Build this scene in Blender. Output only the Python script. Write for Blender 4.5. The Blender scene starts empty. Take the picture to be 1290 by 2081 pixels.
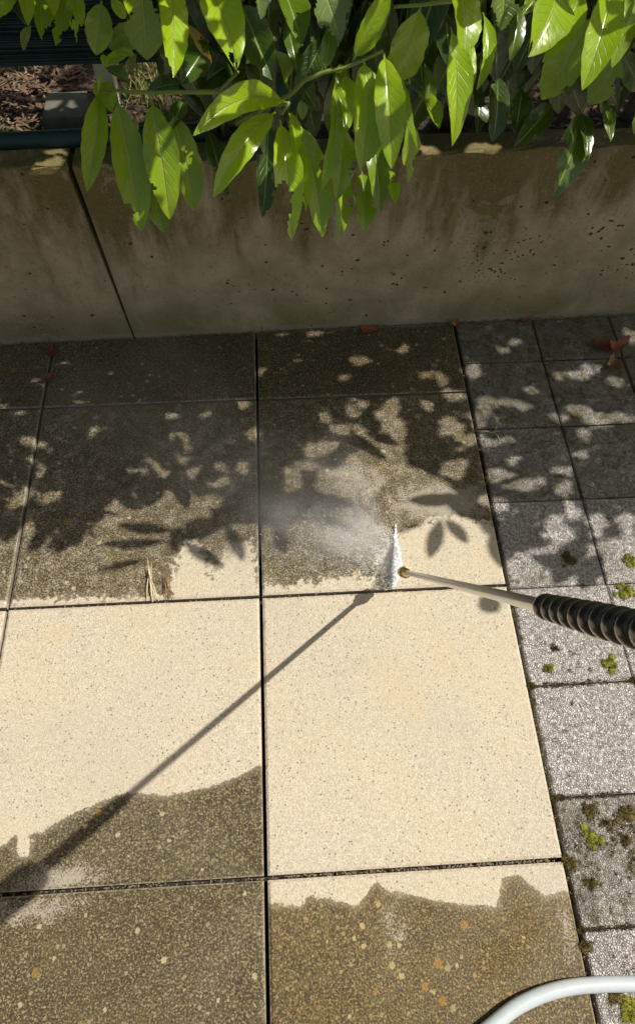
import bpy, bmesh, math, random
import numpy as np
from mathutils import Vector, Matrix
random.seed(7); RNG = np.random.RandomState(11)
C = bpy.context.scene.collection
sc = bpy.context.scene
PI = math.pi
# ------------------------------------------------------------------ camera
W, H, F = 1290., 2081., 1409.28
CAM = np.array([0.0700, -0.0394, 1.2946])
ROT = (0.5131, -0.0103, -0.0562)
cd = bpy.data.cameras.new('camera'); cam = bpy.data.objects.new('camera', cd); C.objects.link(cam)
cam.location = CAM; cam.rotation_euler = ROT
cd.sensor_fit = 'VERTICAL'; cd.sensor_height = 24; cd.lens = F/H*24; cd.clip_start = .02; cd.clip_end = 400
sc.camera = cam
# ------------------------------------------------------------------ light
SUN_EL, SUN_AZ = 56., 3.           # azimuth counted from +X towards +Y
sx, sy, sz = (math.cos(math.radians(SUN_EL))*math.cos(math.radians(SUN_AZ)),
              math.cos(math.radians(SUN_EL))*math.sin(math.radians(SUN_AZ)), math.sin(math.radians(SUN_EL)))
SUN = np.array([sx, sy, sz])
w = bpy.data.worlds.new('World'); sc.world = w; w.use_nodes = True
nt = w.node_tree; bg = nt.nodes['Background']
sky = nt.nodes.new('ShaderNodeTexSky'); sky.sky_type = 'NISHITA'; sky.sun_disc = False
sky.dust_density = 2.5; sky.ozone_density = .6; sky.sun_elevation = math.radians(SUN_EL); sky.sun_rotation = math.radians(90-SUN_AZ)
wb = nt.nodes.new('ShaderNodeMix'); wb.data_type = 'RGBA'; wb.blend_type = 'MULTIPLY'; wb.inputs[0].default_value = 1; wb.inputs[7].default_value = (1, .90, .72, 1)   # the phone's warm white balance
nt.links.new(sky.outputs[0], wb.inputs[6]); nt.links.new(wb.outputs[2], bg.inputs[0]); bg.inputs[1].default_value = .105
sl = bpy.data.lights.new('sun', 'SUN'); sl.energy = 4.95; sl.angle = math.radians(.53); sl.color = (1, .95, .86)
so = bpy.data.objects.new('sun', sl); C.objects.link(so)
so.rotation_euler = Vector(SUN).to_track_quat('Z', 'Y').to_euler(); so.location = (3, .3, 4)
sc.view_settings.view_transform = 'Standard'; sc.view_settings.look = 'None'
sc.view_settings.exposure = 0.0; sc.view_settings.gamma = 1
sc.cycles.volume_step_rate = 1.0; sc.cycles.volume_bounces = 12; sc.cycles.max_bounces = 12; sc.cycles.transparent_max_bounces = 16
# ------------------------------------------------------------------ geometry helpers
RM = np.array(cam.rotation_euler.to_matrix())
def ray(u, v):
    d = RM @ np.array([(u-W/2)/F, -(v-H/2)/F, -1.]); return d/np.linalg.norm(d)
def onZ(u, v, z=0.):
    d = ray(u, v); return CAM + d*((z-CAM[2])/d[2])
def onY(u, v, y):
    d = ray(u, v); return CAM + d*((y-CAM[1])/d[1])
def pix(P):
    P = np.atleast_2d(P); c = (P-CAM) @ RM
    return np.stack([W/2 + F*c[:, 0]/-c[:, 2], H/2 - F*c[:, 1]/-c[:, 2]], 1)
def inpoly(px, py, poly):
    r = np.zeros(px.shape, bool); n = len(poly)
    for i in range(n):
        x0, y0 = poly[i]; x1, y1 = poly[(i+1) % n]
        if y0 == y1: continue
        r ^= ((y0 > py) != (y1 > py)) & (px < (x1-x0)*(py-y0)/(y1-y0)+x0)
    return r
def segdist(px, py, poly):
    d = np.full(px.shape, 9.); n = len(poly)
    for i in range(n):
        ax, ay = poly[i]; bx, by = poly[(i+1) % n]
        dx, dy = bx-ax, by-ay; L = dx*dx+dy*dy+1e-12
        t = np.clip(((px-ax)*dx+(py-ay)*dy)/L, 0, 1)
        d = np.minimum(d, np.hypot(px-ax-t*dx, py-ay-t*dy))
    return d
def gpoly(pts): return [tuple(onZ(u, v)[:2]) for u, v in pts]

class MB:
    def __init__(s): s.v = []; s.f = []; s.uv = []; s.at = {}; s.n = 0
    def add(s, V, Fc, UV=None, **at):
        V = np.asarray(V, float); o = s.n
        s.v.append(V); s.n += len(V); s.f += [tuple(i+o for i in f) for f in Fc]
        s.uv.append(np.zeros((len(V), 2)) if UV is None else np.asarray(UV, float))
        for k in set(s.at) | set(at):
            l = s.at.setdefault(k, [np.zeros(o)] if o else [])
            x = at.get(k, 0.); l.append(np.full(len(V), x, float) if np.isscalar(x) else np.asarray(x, float))
        return s
    def box(s, a, b, rot=None, **at):
        x0, y0, z0 = a; x1, y1, z1 = b
        V = np.array([(x, y, z) for z in (z0, z1) for y in (y0, y1) for x in (x0, x1)], float)
        if rot is not None: c = V.mean(0); V = (V-c) @ np.array(rot).T + c
        return s.add(V, [(0, 2, 3, 1), (4, 5, 7, 6), (0, 1, 5, 4), (2, 6, 7, 3), (0, 4, 6, 2), (1, 3, 7, 5)], **at)
    def tube(s, pts, r, n=10, cap=True, **at):
        P = np.array(pts, float); m = len(P); r = np.full(m, r, float) if np.isscalar(r) else np.array(r, float)
        T = np.gradient(P, axis=0); T /= np.linalg.norm(T, axis=1)[:, None]+1e-12
        up = np.array([0, 0, 1.]) if abs(T[0][2]) < .9 else np.array([1., 0, 0])
        V = []; nr = np.cross(T[0], up)
        for i in range(m):
            nr = nr - T[i]*np.dot(nr, T[i]); nr /= np.linalg.norm(nr)+1e-12; b = np.cross(T[i], nr)
            for k in range(n):
                a = 2*PI*k/n; V.append(P[i]+r[i]*(math.cos(a)*nr+math.sin(a)*b))
        Fc = [(i*n+k, i*n+(k+1) % n, (i+1)*n+(k+1) % n, (i+1)*n+k) for i in range(m-1) for k in range(n)]
        if cap: Fc += [tuple(range(n))[::-1], tuple((m-1)*n+k for k in range(n))]
        return s.add(V, Fc, **at)
    def build(s, name, mat, parent=None, smooth=True, loc=None):
        V = np.concatenate(s.v) if s.v else np.zeros((0, 3))
        if loc is not None: V = V-np.array(loc)
        me = bpy.data.meshes.new(name); me.from_pydata(V.tolist(), [], s.f); me.update()
        UV = np.concatenate(s.uv); ul = me.uv_layers.new(name='UVMap')
        vi = np.zeros(len(me.loops), int); me.loops.foreach_get('vertex_index', vi)
        ul.data.foreach_set('uv', UV[vi].ravel())
        for k, l in s.at.items():
            a = me.attributes.new(k, 'FLOAT', 'POINT'); a.data.foreach_set('value', np.concatenate(l))
        if smooth: me.polygons.foreach_set('use_smooth', [True]*len(me.polygons))
        me.materials.append(mat)
        o = bpy.data.objects.new(name, me); C.objects.link(o)
        if loc is not None: o.location = loc
        if parent is not None:
            o.parent = parent; pl = Vector(parent.location)
            if parent.parent: pl = pl + Vector(parent.parent.location)
            o.location = (Vector(loc) if loc is not None else Vector((0, 0, 0))) - pl
        return o
def tag(o, label=None, cat=None, group=None, kind=None):
    if label: o['label'] = label
    if cat: o['category'] = cat
    if group: o['group'] = group
    if kind: o['kind'] = kind
    elif 'slab' in o.name: o['kind'] = 'thing'
    return o
def thing(name, loc, label, cat, group=None):
    o = bpy.data.objects.new(name, None); o.empty_display_size = .05; C.objects.link(o); o.location = loc
    return tag(o, label, cat, group)

# ------------------------------------------------------------------ material helper
class NM:
    def __init__(s, name):
        s.m = bpy.data.materials.new(name); s.m.use_nodes = True; s.t = s.m.node_tree
        s.b = s.t.nodes['Principled BSDF']; s.out = s.t.nodes['Material Output']
    def n(s, ty, ins=None, **kw):
        nd = s.t.nodes.new('ShaderNode'+ty)
        for k, v in kw.items(): setattr(nd, k, v)
        for k, v in (ins or {}).items(): s.put(nd.inputs[k], v)
        return nd
    def put(s, sock, v):
        if isinstance(v, bpy.types.NodeSocket): s.t.links.new(v, sock)
        elif isinstance(v, tuple) and len(v) == 3 and sock.type == 'RGBA': sock.default_value = (*v, 1)
        else: sock.default_value = v
    def pos(s): return s.n('NewGeometry').outputs['Position']
    def noise(s, scale, det=4, rough=.55, vec=None, dist=0):
        return s.n('TexNoise', {'Scale': scale, 'Detail': det, 'Roughness': rough, 'Distortion': dist, 'Vector': vec if vec is not None else s.pos()}).outputs['Fac']
    def vor(s, scale, feature='F1', vec=None, rnd=1.):
        return s.n('TexVoronoi', {'Scale': scale, 'Vector': vec if vec is not None else s.pos(), 'Randomness': rnd}, feature=feature)
    def ramp(s, x, a, b, lo=0., hi=1.):
        return s.n('MapRange', {'Value': x, 'From Min': a, 'From Max': b, 'To Min': lo, 'To Max': hi}, interpolation_type='SMOOTHSTEP').outputs[0]
    def mix(s, f, a, b, mode='MIX'):
        nd = s.n('Mix', data_type='RGBA', blend_type=mode)
        s.put(nd.inputs[0], f); s.put(nd.inputs[6], a); s.put(nd.inputs[7], b); return nd.outputs[2]
    def math(s, op, a, b=0., c=0.):
        nd = s.n('Math', operation=op); s.put(nd.inputs[0], a); s.put(nd.inputs[1], b)
        if op == 'MULTIPLY_ADD': s.put(nd.inputs[2], c)
        return nd.outputs[0]
    def attr(s, name): return s.n('Attribute', attribute_name=name).outputs['Fac']
    def vscale(s, v, sc_):
        nd = s.n('VectorMath', operation='MULTIPLY'); s.put(nd.inputs[0], v); nd.inputs[1].default_value = sc_; return nd.outputs[0]
    def bump(s, h, dist, strength=1., nrm=None):
        d = {'Height': h, 'Distance': dist, 'Strength': strength}
        if nrm is not None: d['Normal'] = nrm
        return s.n('Bump', d).outputs[0]
    def set(s, **k):
        nm = dict(color='Base Color', rough='Roughness', metal='Metallic', spec='Specular IOR Level', normal='Normal', coat='Coat Weight', coatr='Coat Roughness', trans='Transmission Weight')
        for a, v in k.items(): s.put(s.b.inputs[nm[a]], v)
        return s.m
def simple(name, col, rough=.6, metal=0., nscale=60, namp=.25, bumpd=0., spec=.5):
    m = NM(name); f = m.noise(nscale, 4)
    c = m.mix(f, tuple(x*(1-namp) for x in col), tuple(min(1, x*(1+namp)) for x in col))
    m.set(color=c, rough=rough, metal=metal, spec=spec)
    if bumpd: m.set(normal=m.bump(f, bumpd))
    return m.m

# ---- concrete slab: washed sandy terrazzo below, grime + lichen above where the jet has not been
def slab_mat():
    m = NM('washed_slab_concrete'); P = m.pos()
    dirt = m.attr('dirt'); wash = m.attr('wash'); wet = m.attr('wet'); brown = m.attr('brown'); edge = m.attr('edge')
    # clean
    g1 = m.vor(400, vec=P); g2 = m.vor(235, vec=P)
    big = m.noise(5, 3, vec=P); fine = m.noise(420, 3, .7, vec=P)
    sep = m.n('SeparateColor', {'Color': g1.outputs['Color']})
    c = m.mix(m.ramp(sep.outputs[0], .0, 1.), (.36, .31, .215), (.65, .59, .455))
    c = m.mix(m.ramp(fine, .3, .72), m.mix(.6, c, (.36, .31, .24)), m.mix(.5, c, (.72, .65, .53)))
    sep2 = m.n('SeparateColor', {'Color': g2.outputs['Color']})
    dk = m.math('MULTIPLY', m.ramp(sep2.outputs[1], .935, .945), m.ramp(g2.outputs['Distance'], .50, .32))
    c = m.mix(m.math('MULTIPLY', dk, .85), c, (.16, .14, .12))
    ora = m.math('MULTIPLY', m.ramp(sep2.outputs[2], .95, .96), m.ramp(g2.outputs['Distance'], .5, .3))
    c = m.mix(m.math('MULTIPLY', ora, .22), c, (.52, .34, .16))
    c = m.mix(m.ramp(big, .35, .7, 0, .35), c, m.mix(.5, c, (.60, .46, .27)))
    c = m.mix(m.math('MULTIPLY', m.attr('stain'), m.ramp(m.noise(26, 4, .7, vec=P), .3, .7, .08, .38)), c, (.58, .42, .22))
    # damp grey tint in the washed area
    c = m.mix(m.math('MULTIPLY', m.ramp(m.noise(3.2, 2, vec=P), .45, .75), .3), c, (.40, .37, .31))
    # dirty
    n1 = m.noise(7, 5, .6, vec=P); n2 = m.noise(60, 5, .7, vec=P); n3 = m.noise(300, 3, .7, vec=P)
    d = m.mix(m.ramp(n1, .32, .68), (.056, .043, .021), (.102, .079, .037)); d = m.mix(m.ramp(m.noise(3.3, 4, .6, vec=P), .45, .66, 0, .4), d, (.12, .108, .082))
    d = m.mix(m.ramp(n2, .35, .7), m.mix(.45, d, (.06, .055, .035)), m.mix(.35, d, (.19, .16, .10)))
    d = m.mix(m.ramp(n3, .52, .63), d, m.mix(.7, d, (.36, .30, .18)))
    d = m.mix(m.ramp(n3, .48, .38), d, m.mix(.7, d, (.025, .021, .013)))
    def spots(scale, prob, r, colr, dd, k=.9, vec=P):
        wv = m.n('VectorMath', {0: vec, 1: m.n('TexNoise', {'Scale': scale*2.2, 'Detail': 2, 'Vector': vec}).outputs['Color']}, operation='MULTIPLY_ADD')
        wv.inputs[1].default_value = (1, 1, 1)
        nz = m.vscale(m.n('TexNoise', {'Scale': scale*4, 'Detail': 4, 'Vector': vec}).outputs['Color'], (.5/scale,)*3)
        av = m.n('VectorMath', {0: vec, 1: nz}, operation='ADD').outputs[0]
        v = m.vor(scale, vec=av); s_ = m.n('SeparateColor', {'Color': v.outputs['Color']})
        rad = m.math('MULTIPLY', s_.outputs[1], r)
        t = m.ramp(m.math('SUBTRACT', rad, v.outputs['Distance']), 0., .07)
        t = m.math('MULTIPLY', t, m.ramp(s_.outputs[0], 1-prob-.02, 1-prob))
        return m.mix(m.math('MULTIPLY', t, k), dd, m.mix(s_.outputs[2], colr, tuple(x*.6 for x in colr)))
    d = spots(190, .38, .46, (.38, .34, .21), d, .6)
    d = spots(120, .22, .42, (.42, .38, .25), d, .55)
    d = spots(70, .13, .38, (.52, .48, .31), d, .72)
    d = spots(38, .05, .26, (.48, .46, .34), d, .5)
    d = spots(40, .10, .36, (.36, .22, .05), d, .6)
    ng = m.noise(14, 4, vec=P)
    d = m.mix(m.math('MULTIPLY', brown, .9), d, m.mix(1., d, (1.02, .84, .52), 'MULTIPLY'))
    # green-yellow film
    d = m.mix(m.ramp(ng, .55, .75, 0, .35), d, (.12, .115, .03))
    bn = m.noise(75, 4, .65, vec=P); bn2 = m.noise(330, 2, .6, vec=P)
    k = m.math('ADD', dirt, m.math('MULTIPLY', m.math('SUBTRACT', bn, .5), m.math('MULTIPLY_ADD', m.attr('rag'), .07, .014)))
    k = m.math('ADD', k, m.math('MULTIPLY', m.math('SUBTRACT', bn2, .5), .010))
    mask = m.math('ADD', m.math('MULTIPLY', m.ramp(k, -.0010, .0014), .82), m.math('MULTIPLY', m.ramp(k, .0012, .012), .18))
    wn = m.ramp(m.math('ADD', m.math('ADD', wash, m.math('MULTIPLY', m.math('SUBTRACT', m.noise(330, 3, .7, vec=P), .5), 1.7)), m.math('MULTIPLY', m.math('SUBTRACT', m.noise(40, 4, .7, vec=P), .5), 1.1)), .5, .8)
    d = m.mix(m.math('MULTIPLY', wn, .66), d, m.mix(.5, c, (.40, .37, .31)))  # half-cleaned speckle and painted wet glare, both mixed into the grime colour
    col = m.mix(mask, c, d)
    # pale worn arris
    en = m.math('MULTIPLY', m.ramp(m.math('ADD', edge, m.math('MULTIPLY', bn, .5)), .7, 1.1), .55)
    col = m.mix(en, col, m.mix(.5, c, (.40, .36, .28)))
    # wet film
    wt = m.ramp(m.math('ADD', wet, m.math('SUBTRACT', m.noise(9, 3, vec=P), .5)), .3, .75)
    h = m.math('ADD', m.math('MULTIPLY', g1.outputs['Distance'], .5), m.math('MULTIPLY', n2, .8))
    h = m.math('ADD', h, m.math('MULTIPLY', fine, .5))
    m.set(color=col, rough=m.ramp(wt, 0., 1., .8, .48), spec=m.ramp(wt, 0, 1, .2, .26), normal=m.bump(h, .0011, .75))
    return m.m
# ---- washed pebble paver
def pebble_mat():
    m = NM('pebble_paver_concrete'); P = m.pos()
    wv = m.vscale(m.n('TexNoise', {'Scale': 160, 'Detail': 2, 'Vector': P}).outputs['Color'], (.003,)*3)
    av = m.n('VectorMath', {0: P, 1: wv}, operation='ADD').outputs[0]
    v = m.vor(265, vec=av); ve = m.vor(265, 'DISTANCE_TO_EDGE', vec=av); v2 = m.vor(420, vec=av)
    s_ = m.n('SeparateColor', {'Color': v.outputs['Color']})
    c = m.mix(s_.outputs[0], (.56, .52, .49), (.80, .76, .72))
    c = m.mix(m.ramp(s_.outputs[1], .8, .9, 0, .5), c, (.42, .31, .24))
    c = m.mix(m.ramp(s_.outputs[2], .85, .9, 0, .6), c, (.15, .15, .16))
    crev_shade = m.math('MULTIPLY', m.ramp(ve.outputs['Distance'], .04, .26, 1, 0), m.ramp(m.noise(170, 3, .6, vec=P), .36, .52))
    c = m.mix(m.math('MULTIPLY', crev_shade, .68), c, (.08, .07, .055))  # shade of the pits between pebbles, put into the colour
    gr = m.attr('grime')
    nz = m.noise(13, 5, .6, vec=P); n2 = m.noise(90, 4, .6, vec=P)
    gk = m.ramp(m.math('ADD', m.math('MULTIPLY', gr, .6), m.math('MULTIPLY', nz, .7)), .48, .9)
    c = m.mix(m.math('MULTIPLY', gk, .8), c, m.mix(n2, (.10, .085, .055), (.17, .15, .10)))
    mo = m.math('MULTIPLY', m.ramp(m.math('ADD', m.noise(30, 5, .75, vec=P), m.math('MULTIPLY', gr, .20)), .62, .72), m.ramp(n2, .38, .55))
    c = m.mix(m.math('MULTIPLY', mo, .8), c, m.mix(n2, (.045, .045, .008), (.14, .12, .02)))
    h = m.math('ADD', m.ramp(ve.outputs['Distance'], 0., .36), m.math('MULTIPLY', v2.outputs['Distance'], -.3))
    h = m.math('ADD', h, m.math('MULTIPLY', s_.outputs[1], .5))
    m.set(color=c, rough=.55, spec=.5, normal=m.bump(h, .0024, .9))
    return m.m
def wall_mat():
    m = NM('mossy_cast_concrete'); P = m.pos()
    st = m.vscale(P, (1, 1, .28))
    n1 = m.noise(5, 6, .62, vec=st, dist=.6); n2 = m.noise(19, 6, .65, vec=st, dist=.3); n3 = m.noise(90, 5, .7, vec=P); n4 = m.noise(9, 5, .6, vec=P)
    xyz = m.n('SeparateXYZ', {0: P}); z = xyz.outputs[2]; x = xyz.outputs[0]
    c = m.mix(m.ramp(n4, .3, .7), (.33, .27, .165), (.50, .41, .265))
    # olive algae, stronger on top and in streaks
    hz = m.ramp(z, .10, .46, -.10, .13)
    al = m.ramp(m.math('ADD', m.math('ADD', m.math('MULTIPLY', n1, .55), m.math('MULTIPLY', n2, .45)), hz), .47, .64)
    c = m.mix(m.math('MULTIPLY', al, .85), c, m.mix(n3, (.085, .070, .012), (.17, .135, .03)))
    low = m.math('MULTIPLY', m.ramp(z, .13, .03), m.ramp(n1, .35, .6))
    c = m.mix(m.math('MULTIPLY', low, .6), c, (.16, .14, .035))
    # paler bare patches with crisp edges
    pa = m.math('MULTIPLY', m.ramp(m.noise(11, 7, .68, vec=P, dist=1.2), .60, .63), .45)
    c = m.mix(pa, c, (.40, .335, .24))
    foot = m.ramp(m.math('ADD', z, m.math('MULTIPLY', n3, .02)), .03, .018)
    c = m.mix(m.math('MULTIPLY', foot, .6), c, (.33, .29, .21))
    # air holes
    pv = m.vor(88, vec=m.n('VectorMath', {0: m.vscale(P, (1, 1, 1.5)), 1: m.vscale(m.n('TexNoise', {'Scale': 60, 'Detail': 3, 'Vector': P}).outputs['Color'], (.016,)*3)}, operation='ADD').outputs[0]); ps = m.n('SeparateColor', {'Color': pv.outputs['Color']})
    reg = m.math('MULTIPLY', m.ramp(x, .16, .42), m.math('MULTIPLY', m.ramp(z, .10, .16), m.ramp(z, .31, .22)))
    thr = m.math('SUBTRACT', .982, m.math('MULTIPLY', reg, m.ramp(m.noise(9, 3, vec=P), .42, .62, 0, .8)))
    hole = m.math('MULTIPLY', m.math('GREATER_THAN', ps.outputs[0], thr), m.ramp(m.math('DIVIDE', m.math('ADD', pv.outputs['Distance'], m.math('MULTIPLY', n3, .25)), m.math('ADD', .45, m.math('MULTIPLY', ps.outputs[1], .9))), .46, .36))
    c = m.mix(m.math('MULTIPLY', hole, .9), c, (.02, .017, .008))
    c = m.mix(m.ramp(n3, .42, .28, 0, .6), c, (.06, .05, .025)); n5 = m.noise(260, 3, .7, vec=P); c = m.mix(m.ramp(n5, .55, .7, 0, .35), c, (.52, .44, .31)); c = m.mix(m.ramp(n5, .44, .32, 0, .4), c, (.09, .07, .035))
    h = m.math('SUBTRACT', m.math('ADD', m.math('MULTIPLY', n2, 1.), m.math('MULTIPLY', n3, .5)), m.math('MULTIPLY', hole, 1.4))
    m.set(color=c, rough=.85, spec=.3, normal=m.bump(h, .0035, .8))
    return m.m
def leaf_mat():
    m = NM('laurel_leaf'); uv = m.n('UVMap').outputs[0]
    xyz = m.n('SeparateXYZ', {0: uv}); u = xyz.outputs[0]; v = xyz.outputs[1]
    tint = m.attr('tint'); P = m.pos()
    av = m.math('ABSOLUTE', v)
    # veins: arcs leaving the midrib
    ph = m.math('SUBTRACT', m.math('MULTIPLY', u, 10.5), m.math('MULTIPLY', av, 2.3))
    ph = m.math('ADD', ph, m.math('MULTIPLY', m.math('SIGN', v), .22))
    fr = m.math('ABSOLUTE', m.math('SUBTRACT', m.math('FRACT', ph), .5))
    vein = m.math('MULTIPLY', m.ramp(fr, .09, .0), m.ramp(av, .95, .6))
    rib = m.ramp(av, .085, .03)
    nz = m.noise(30, 4, vec=P); nf = m.noise(140, 4, .7, vec=P)
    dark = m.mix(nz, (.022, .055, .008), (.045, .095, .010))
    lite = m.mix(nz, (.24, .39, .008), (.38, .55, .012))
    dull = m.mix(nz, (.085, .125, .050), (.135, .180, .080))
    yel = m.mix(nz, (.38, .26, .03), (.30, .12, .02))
    c = m.mix(m.ramp(tint, -.4, 0.), (.010, .028, .005), dark); c = m.mix(m.ramp(tint, 0., 1.), c, lite)  # low tints carry the hedge's shade in the leaf colour
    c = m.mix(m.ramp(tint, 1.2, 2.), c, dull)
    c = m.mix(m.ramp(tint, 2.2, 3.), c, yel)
    c = m.mix(m.math('MULTIPLY', vein, .24), c, m.mix(.5, c, (.30, .42, .08)))
    c = m.mix(m.math('MULTIPLY', rib, .75), c, (.34, .42, .09))
    # browned blotches near edge
    br = m.math('MULTIPLY', m.ramp(m.math('ADD', m.math('MULTIPLY', av, .35), nf), .88, .96), .8)
    c = m.mix(br, c, (.20, .12, .03))
    c = m.mix(m.math('MULTIPLY', m.ramp(av, .93, 1.), .5), c, (.30, .36, .06))
    hh = m.math('ADD', m.math('MULTIPLY', vein, -.35), m.math('MULTIPLY', rib, -1.))
    hh = m.math('ADD', hh, m.math('MULTIPLY', m.noise(55, 2, vec=P), 1.3))
    nr = m.bump(hh, .0014, .7)
    m.set(color=c, rough=.32, spec=.5, normal=nr, coat=.6, coatr=.14)
    tc = m.mix(.75, c, (.50, .72, .02), 'MIX'); tc = m.mix(m.ramp(tint, 0., 1.), m.mix(.6, c, (.10, .22, .01)), tc)
    tc = m.mix(m.math('MULTIPLY', vein, .3), tc, (.2, .35, .02))
    tr = m.n('BsdfTranslucent', {'Color': tc, 'Normal': nr})
    mx = m.n('MixShader', {0: .25, 1: m.b.outputs[0], 2: tr.outputs[0]})
    m.t.links.new(mx.outputs[0], m.out.inputs[0])
    return m.m
M = dict(slab=slab_mat(), pebble=pebble_mat(), wall=wall_mat(), leaf=leaf_mat(),
         bed=simple('joint_dirt', (.035, .028, .018), .95, nscale=150, namp=.6, bumpd=.003),
         soil=simple('dark_soil', (.060, .042, .028), .95, nscale=60, namp=.6, bumpd=.02),
         stem=simple('green_stem', (.20, .26, .05), .5, nscale=90), bark=simple('brown_bark', (.10, .075, .05), .85, nscale=80, bumpd=.002),
         straw=simple('dry_straw', (.72, .62, .38), .7, nscale=200), deadleaf=simple('withered_leaf', (.30, .10, .04), .6, nscale=70, namp=.6),
         redleaf=simple('wet_red_leaf', (.15, .040, .022), .35, nscale=70, namp=.5), brownleaf=simple('brown_leaf', (.26, .12, .045), .6, nscale=70, namp=.6),
         moss=simple('moss_green', (.20, .20, .018), .9, nscale=70, namp=.6), mossb=simple('moss_brown', (.11, .085, .018), .9, nscale=70, namp=.6),
         post=simple('weathered_pale_post', (.62, .58, .46), .8, nscale=40), block=simple('concrete_block', (.15, .145, .105), .9, nscale=50, namp=.4, bumpd=.003),
         rail=simple('teal_plastic', (.012, .040, .036), .5, nscale=20), straws=simple('mulch_bits', (.20, .16, .10), .8, nscale=25, namp=.9),
         litter=simple('litter_brown', (.13, .07, .035), .8, nscale=25, namp=.8))
def fence_mat():
    m = NM('dark_green_screen'); P = m.pos(); z = m.n('SeparateXYZ', {0: P}).outputs[2]
    wv = m.math('SINE', m.math('MULTIPLY', z, 2*PI/.0085))
    m.set(color=m.mix(m.ramp(m.noise(30, 3, vec=P), .3, .7), (.006, .022, .024), (.012, .040, .042)), rough=.45, normal=m.bump(wv, .002, .8)); return m.m
M['fence'] = fence_mat()

# ------------------------------------------------------------------ surroundings
me = MB(); me.add([(-30, -30, -.03), (30, -30, -.03), (30, 1.30, -.03), (-30, 1.30, -.03)], [(0, 1, 2, 3)])
tag(me.build('ground', M['bed'], smooth=False), kind='structure')
# ------------------------------------------------------------------ beige slabs
S = .5; WALL0, WALLM = 1.2143, .0195          # wall foot line y = WALL0 + WALLM*x
def wally(x): return WALL0+WALLM*x
CLEANED = [gpoly([(530, 1213), (535, 1190), (590, 1192), (610, 1180), (640, 1188), (655, 1178), (720, 1170), (790, 1178), (770, 1160), (762, 1135), (790, 1105), (800, 1085), (850, 1068), (905, 1050), (960, 1055), (1010, 1070), (1060, 1100), (1060, 1216)]),
           gpoly([(345, 1235), (350, 1180), (360, 1130), (375, 1108), (400, 1100), (405, 1125), (425, 1150), (430, 1175), (450, 1150), (470, 1125), (495, 1108), (512, 1100), (520, 1160), (526, 1235)]),
           gpoly([(-100, 1240), (20, 1226), (100, 1216), (200, 1216), (300, 1215), (360, 1210), (560, 1190), (560, 1240)]),
           ]
R2_DIRTY = gpoly([(-150, 1785), (-40, 1745), (0, 1720), (20, 1705), (35, 1698), (37, 1738), (60, 1742), (60, 1694), (85, 1692), (110, 1675), (150, 1652), (200, 1630), (250, 1611), (290, 1612), (330, 1617), (370, 1611), (400, 1605), (440, 1594), (470, 1583), (500, 1568), (526, 1556), (545, 1550), (560, 1850), (-150, 1850)])
R3_CLEAN = gpoly([(530, 1760), (530, 1836), (560, 1837), (612, 1842), (622, 1826), (634, 1820), (680, 1830), (728, 1841), (740, 1820), (765, 1790), (785, 1808), (830, 1817), (890, 1830), (950, 1838), (1010, 1842), (1014, 1800), (1022, 1785), (1048, 1774), (1075, 1795), (1105, 1822), (1130, 1815), (1165, 1810), (1200, 1740)])
WASH_GLARE = [((130, 1785), .10, .030, .85), ((70, 1850), .12, .032, .75), ((800, 1880), .04, .10, .55), ((1150, 1890), .02, .09, .6), ((505, 1640), .02, .09, .4), ((900, 1020), .16, .07, .95), ((720, 1090), .12, .07, .85), ((720, 980), .14, .09, .75), ((470, 1150), .07, .08, .9), ((390, 1150), .05, .07, .85), ((60, 1950), .12, .06, .3), ((300, 1720), .10, .06, .3)]  # half-cleaned patches, plus pale wet glare painted on the dirty slabs
WASH_GLARE_G = [(onZ(*c)[:2], a, b, k) for c, a, b, k in WASH_GLARE]
def slab_fields(X, Y, row, colm):
    dirt = np.full(X.shape, .06); x, y = X, Y
    if row == 1:
        for P in CLEANED:
            ins = inpoly(x, y, P); d = segdist(x, y, P)*np.where(ins, -1, 1); dirt = np.minimum(dirt, d)
        if colm == 0: pass
    elif row == 2:
        if colm == -1:
            ins = inpoly(x, y, R2_DIRTY); dirt = segdist(x, y, R2_DIRTY)*np.where(ins, 1, -1)
        else: dirt[:] = -.06
    elif row == 3 and colm == 0:
        ins = inpoly(x, y, R3_CLEAN); dirt = segdist(x, y, R3_CLEAN)*np.where(ins, -1, 1)
    dirt = np.clip(dirt, -.06, .06)
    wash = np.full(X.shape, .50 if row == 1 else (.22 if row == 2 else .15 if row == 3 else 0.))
    for (cx, cy), a, b, k in WASH_GLARE_G: wash = np.maximum(wash, k*np.exp(-((x-cx)/a)**2-((y-cy)/b)**2))
    wet = np.where(dirt > 0, .55, .12) + wash*.35
    if row == 2: wet = wet*.8
    return dirt, wash, wet
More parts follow.
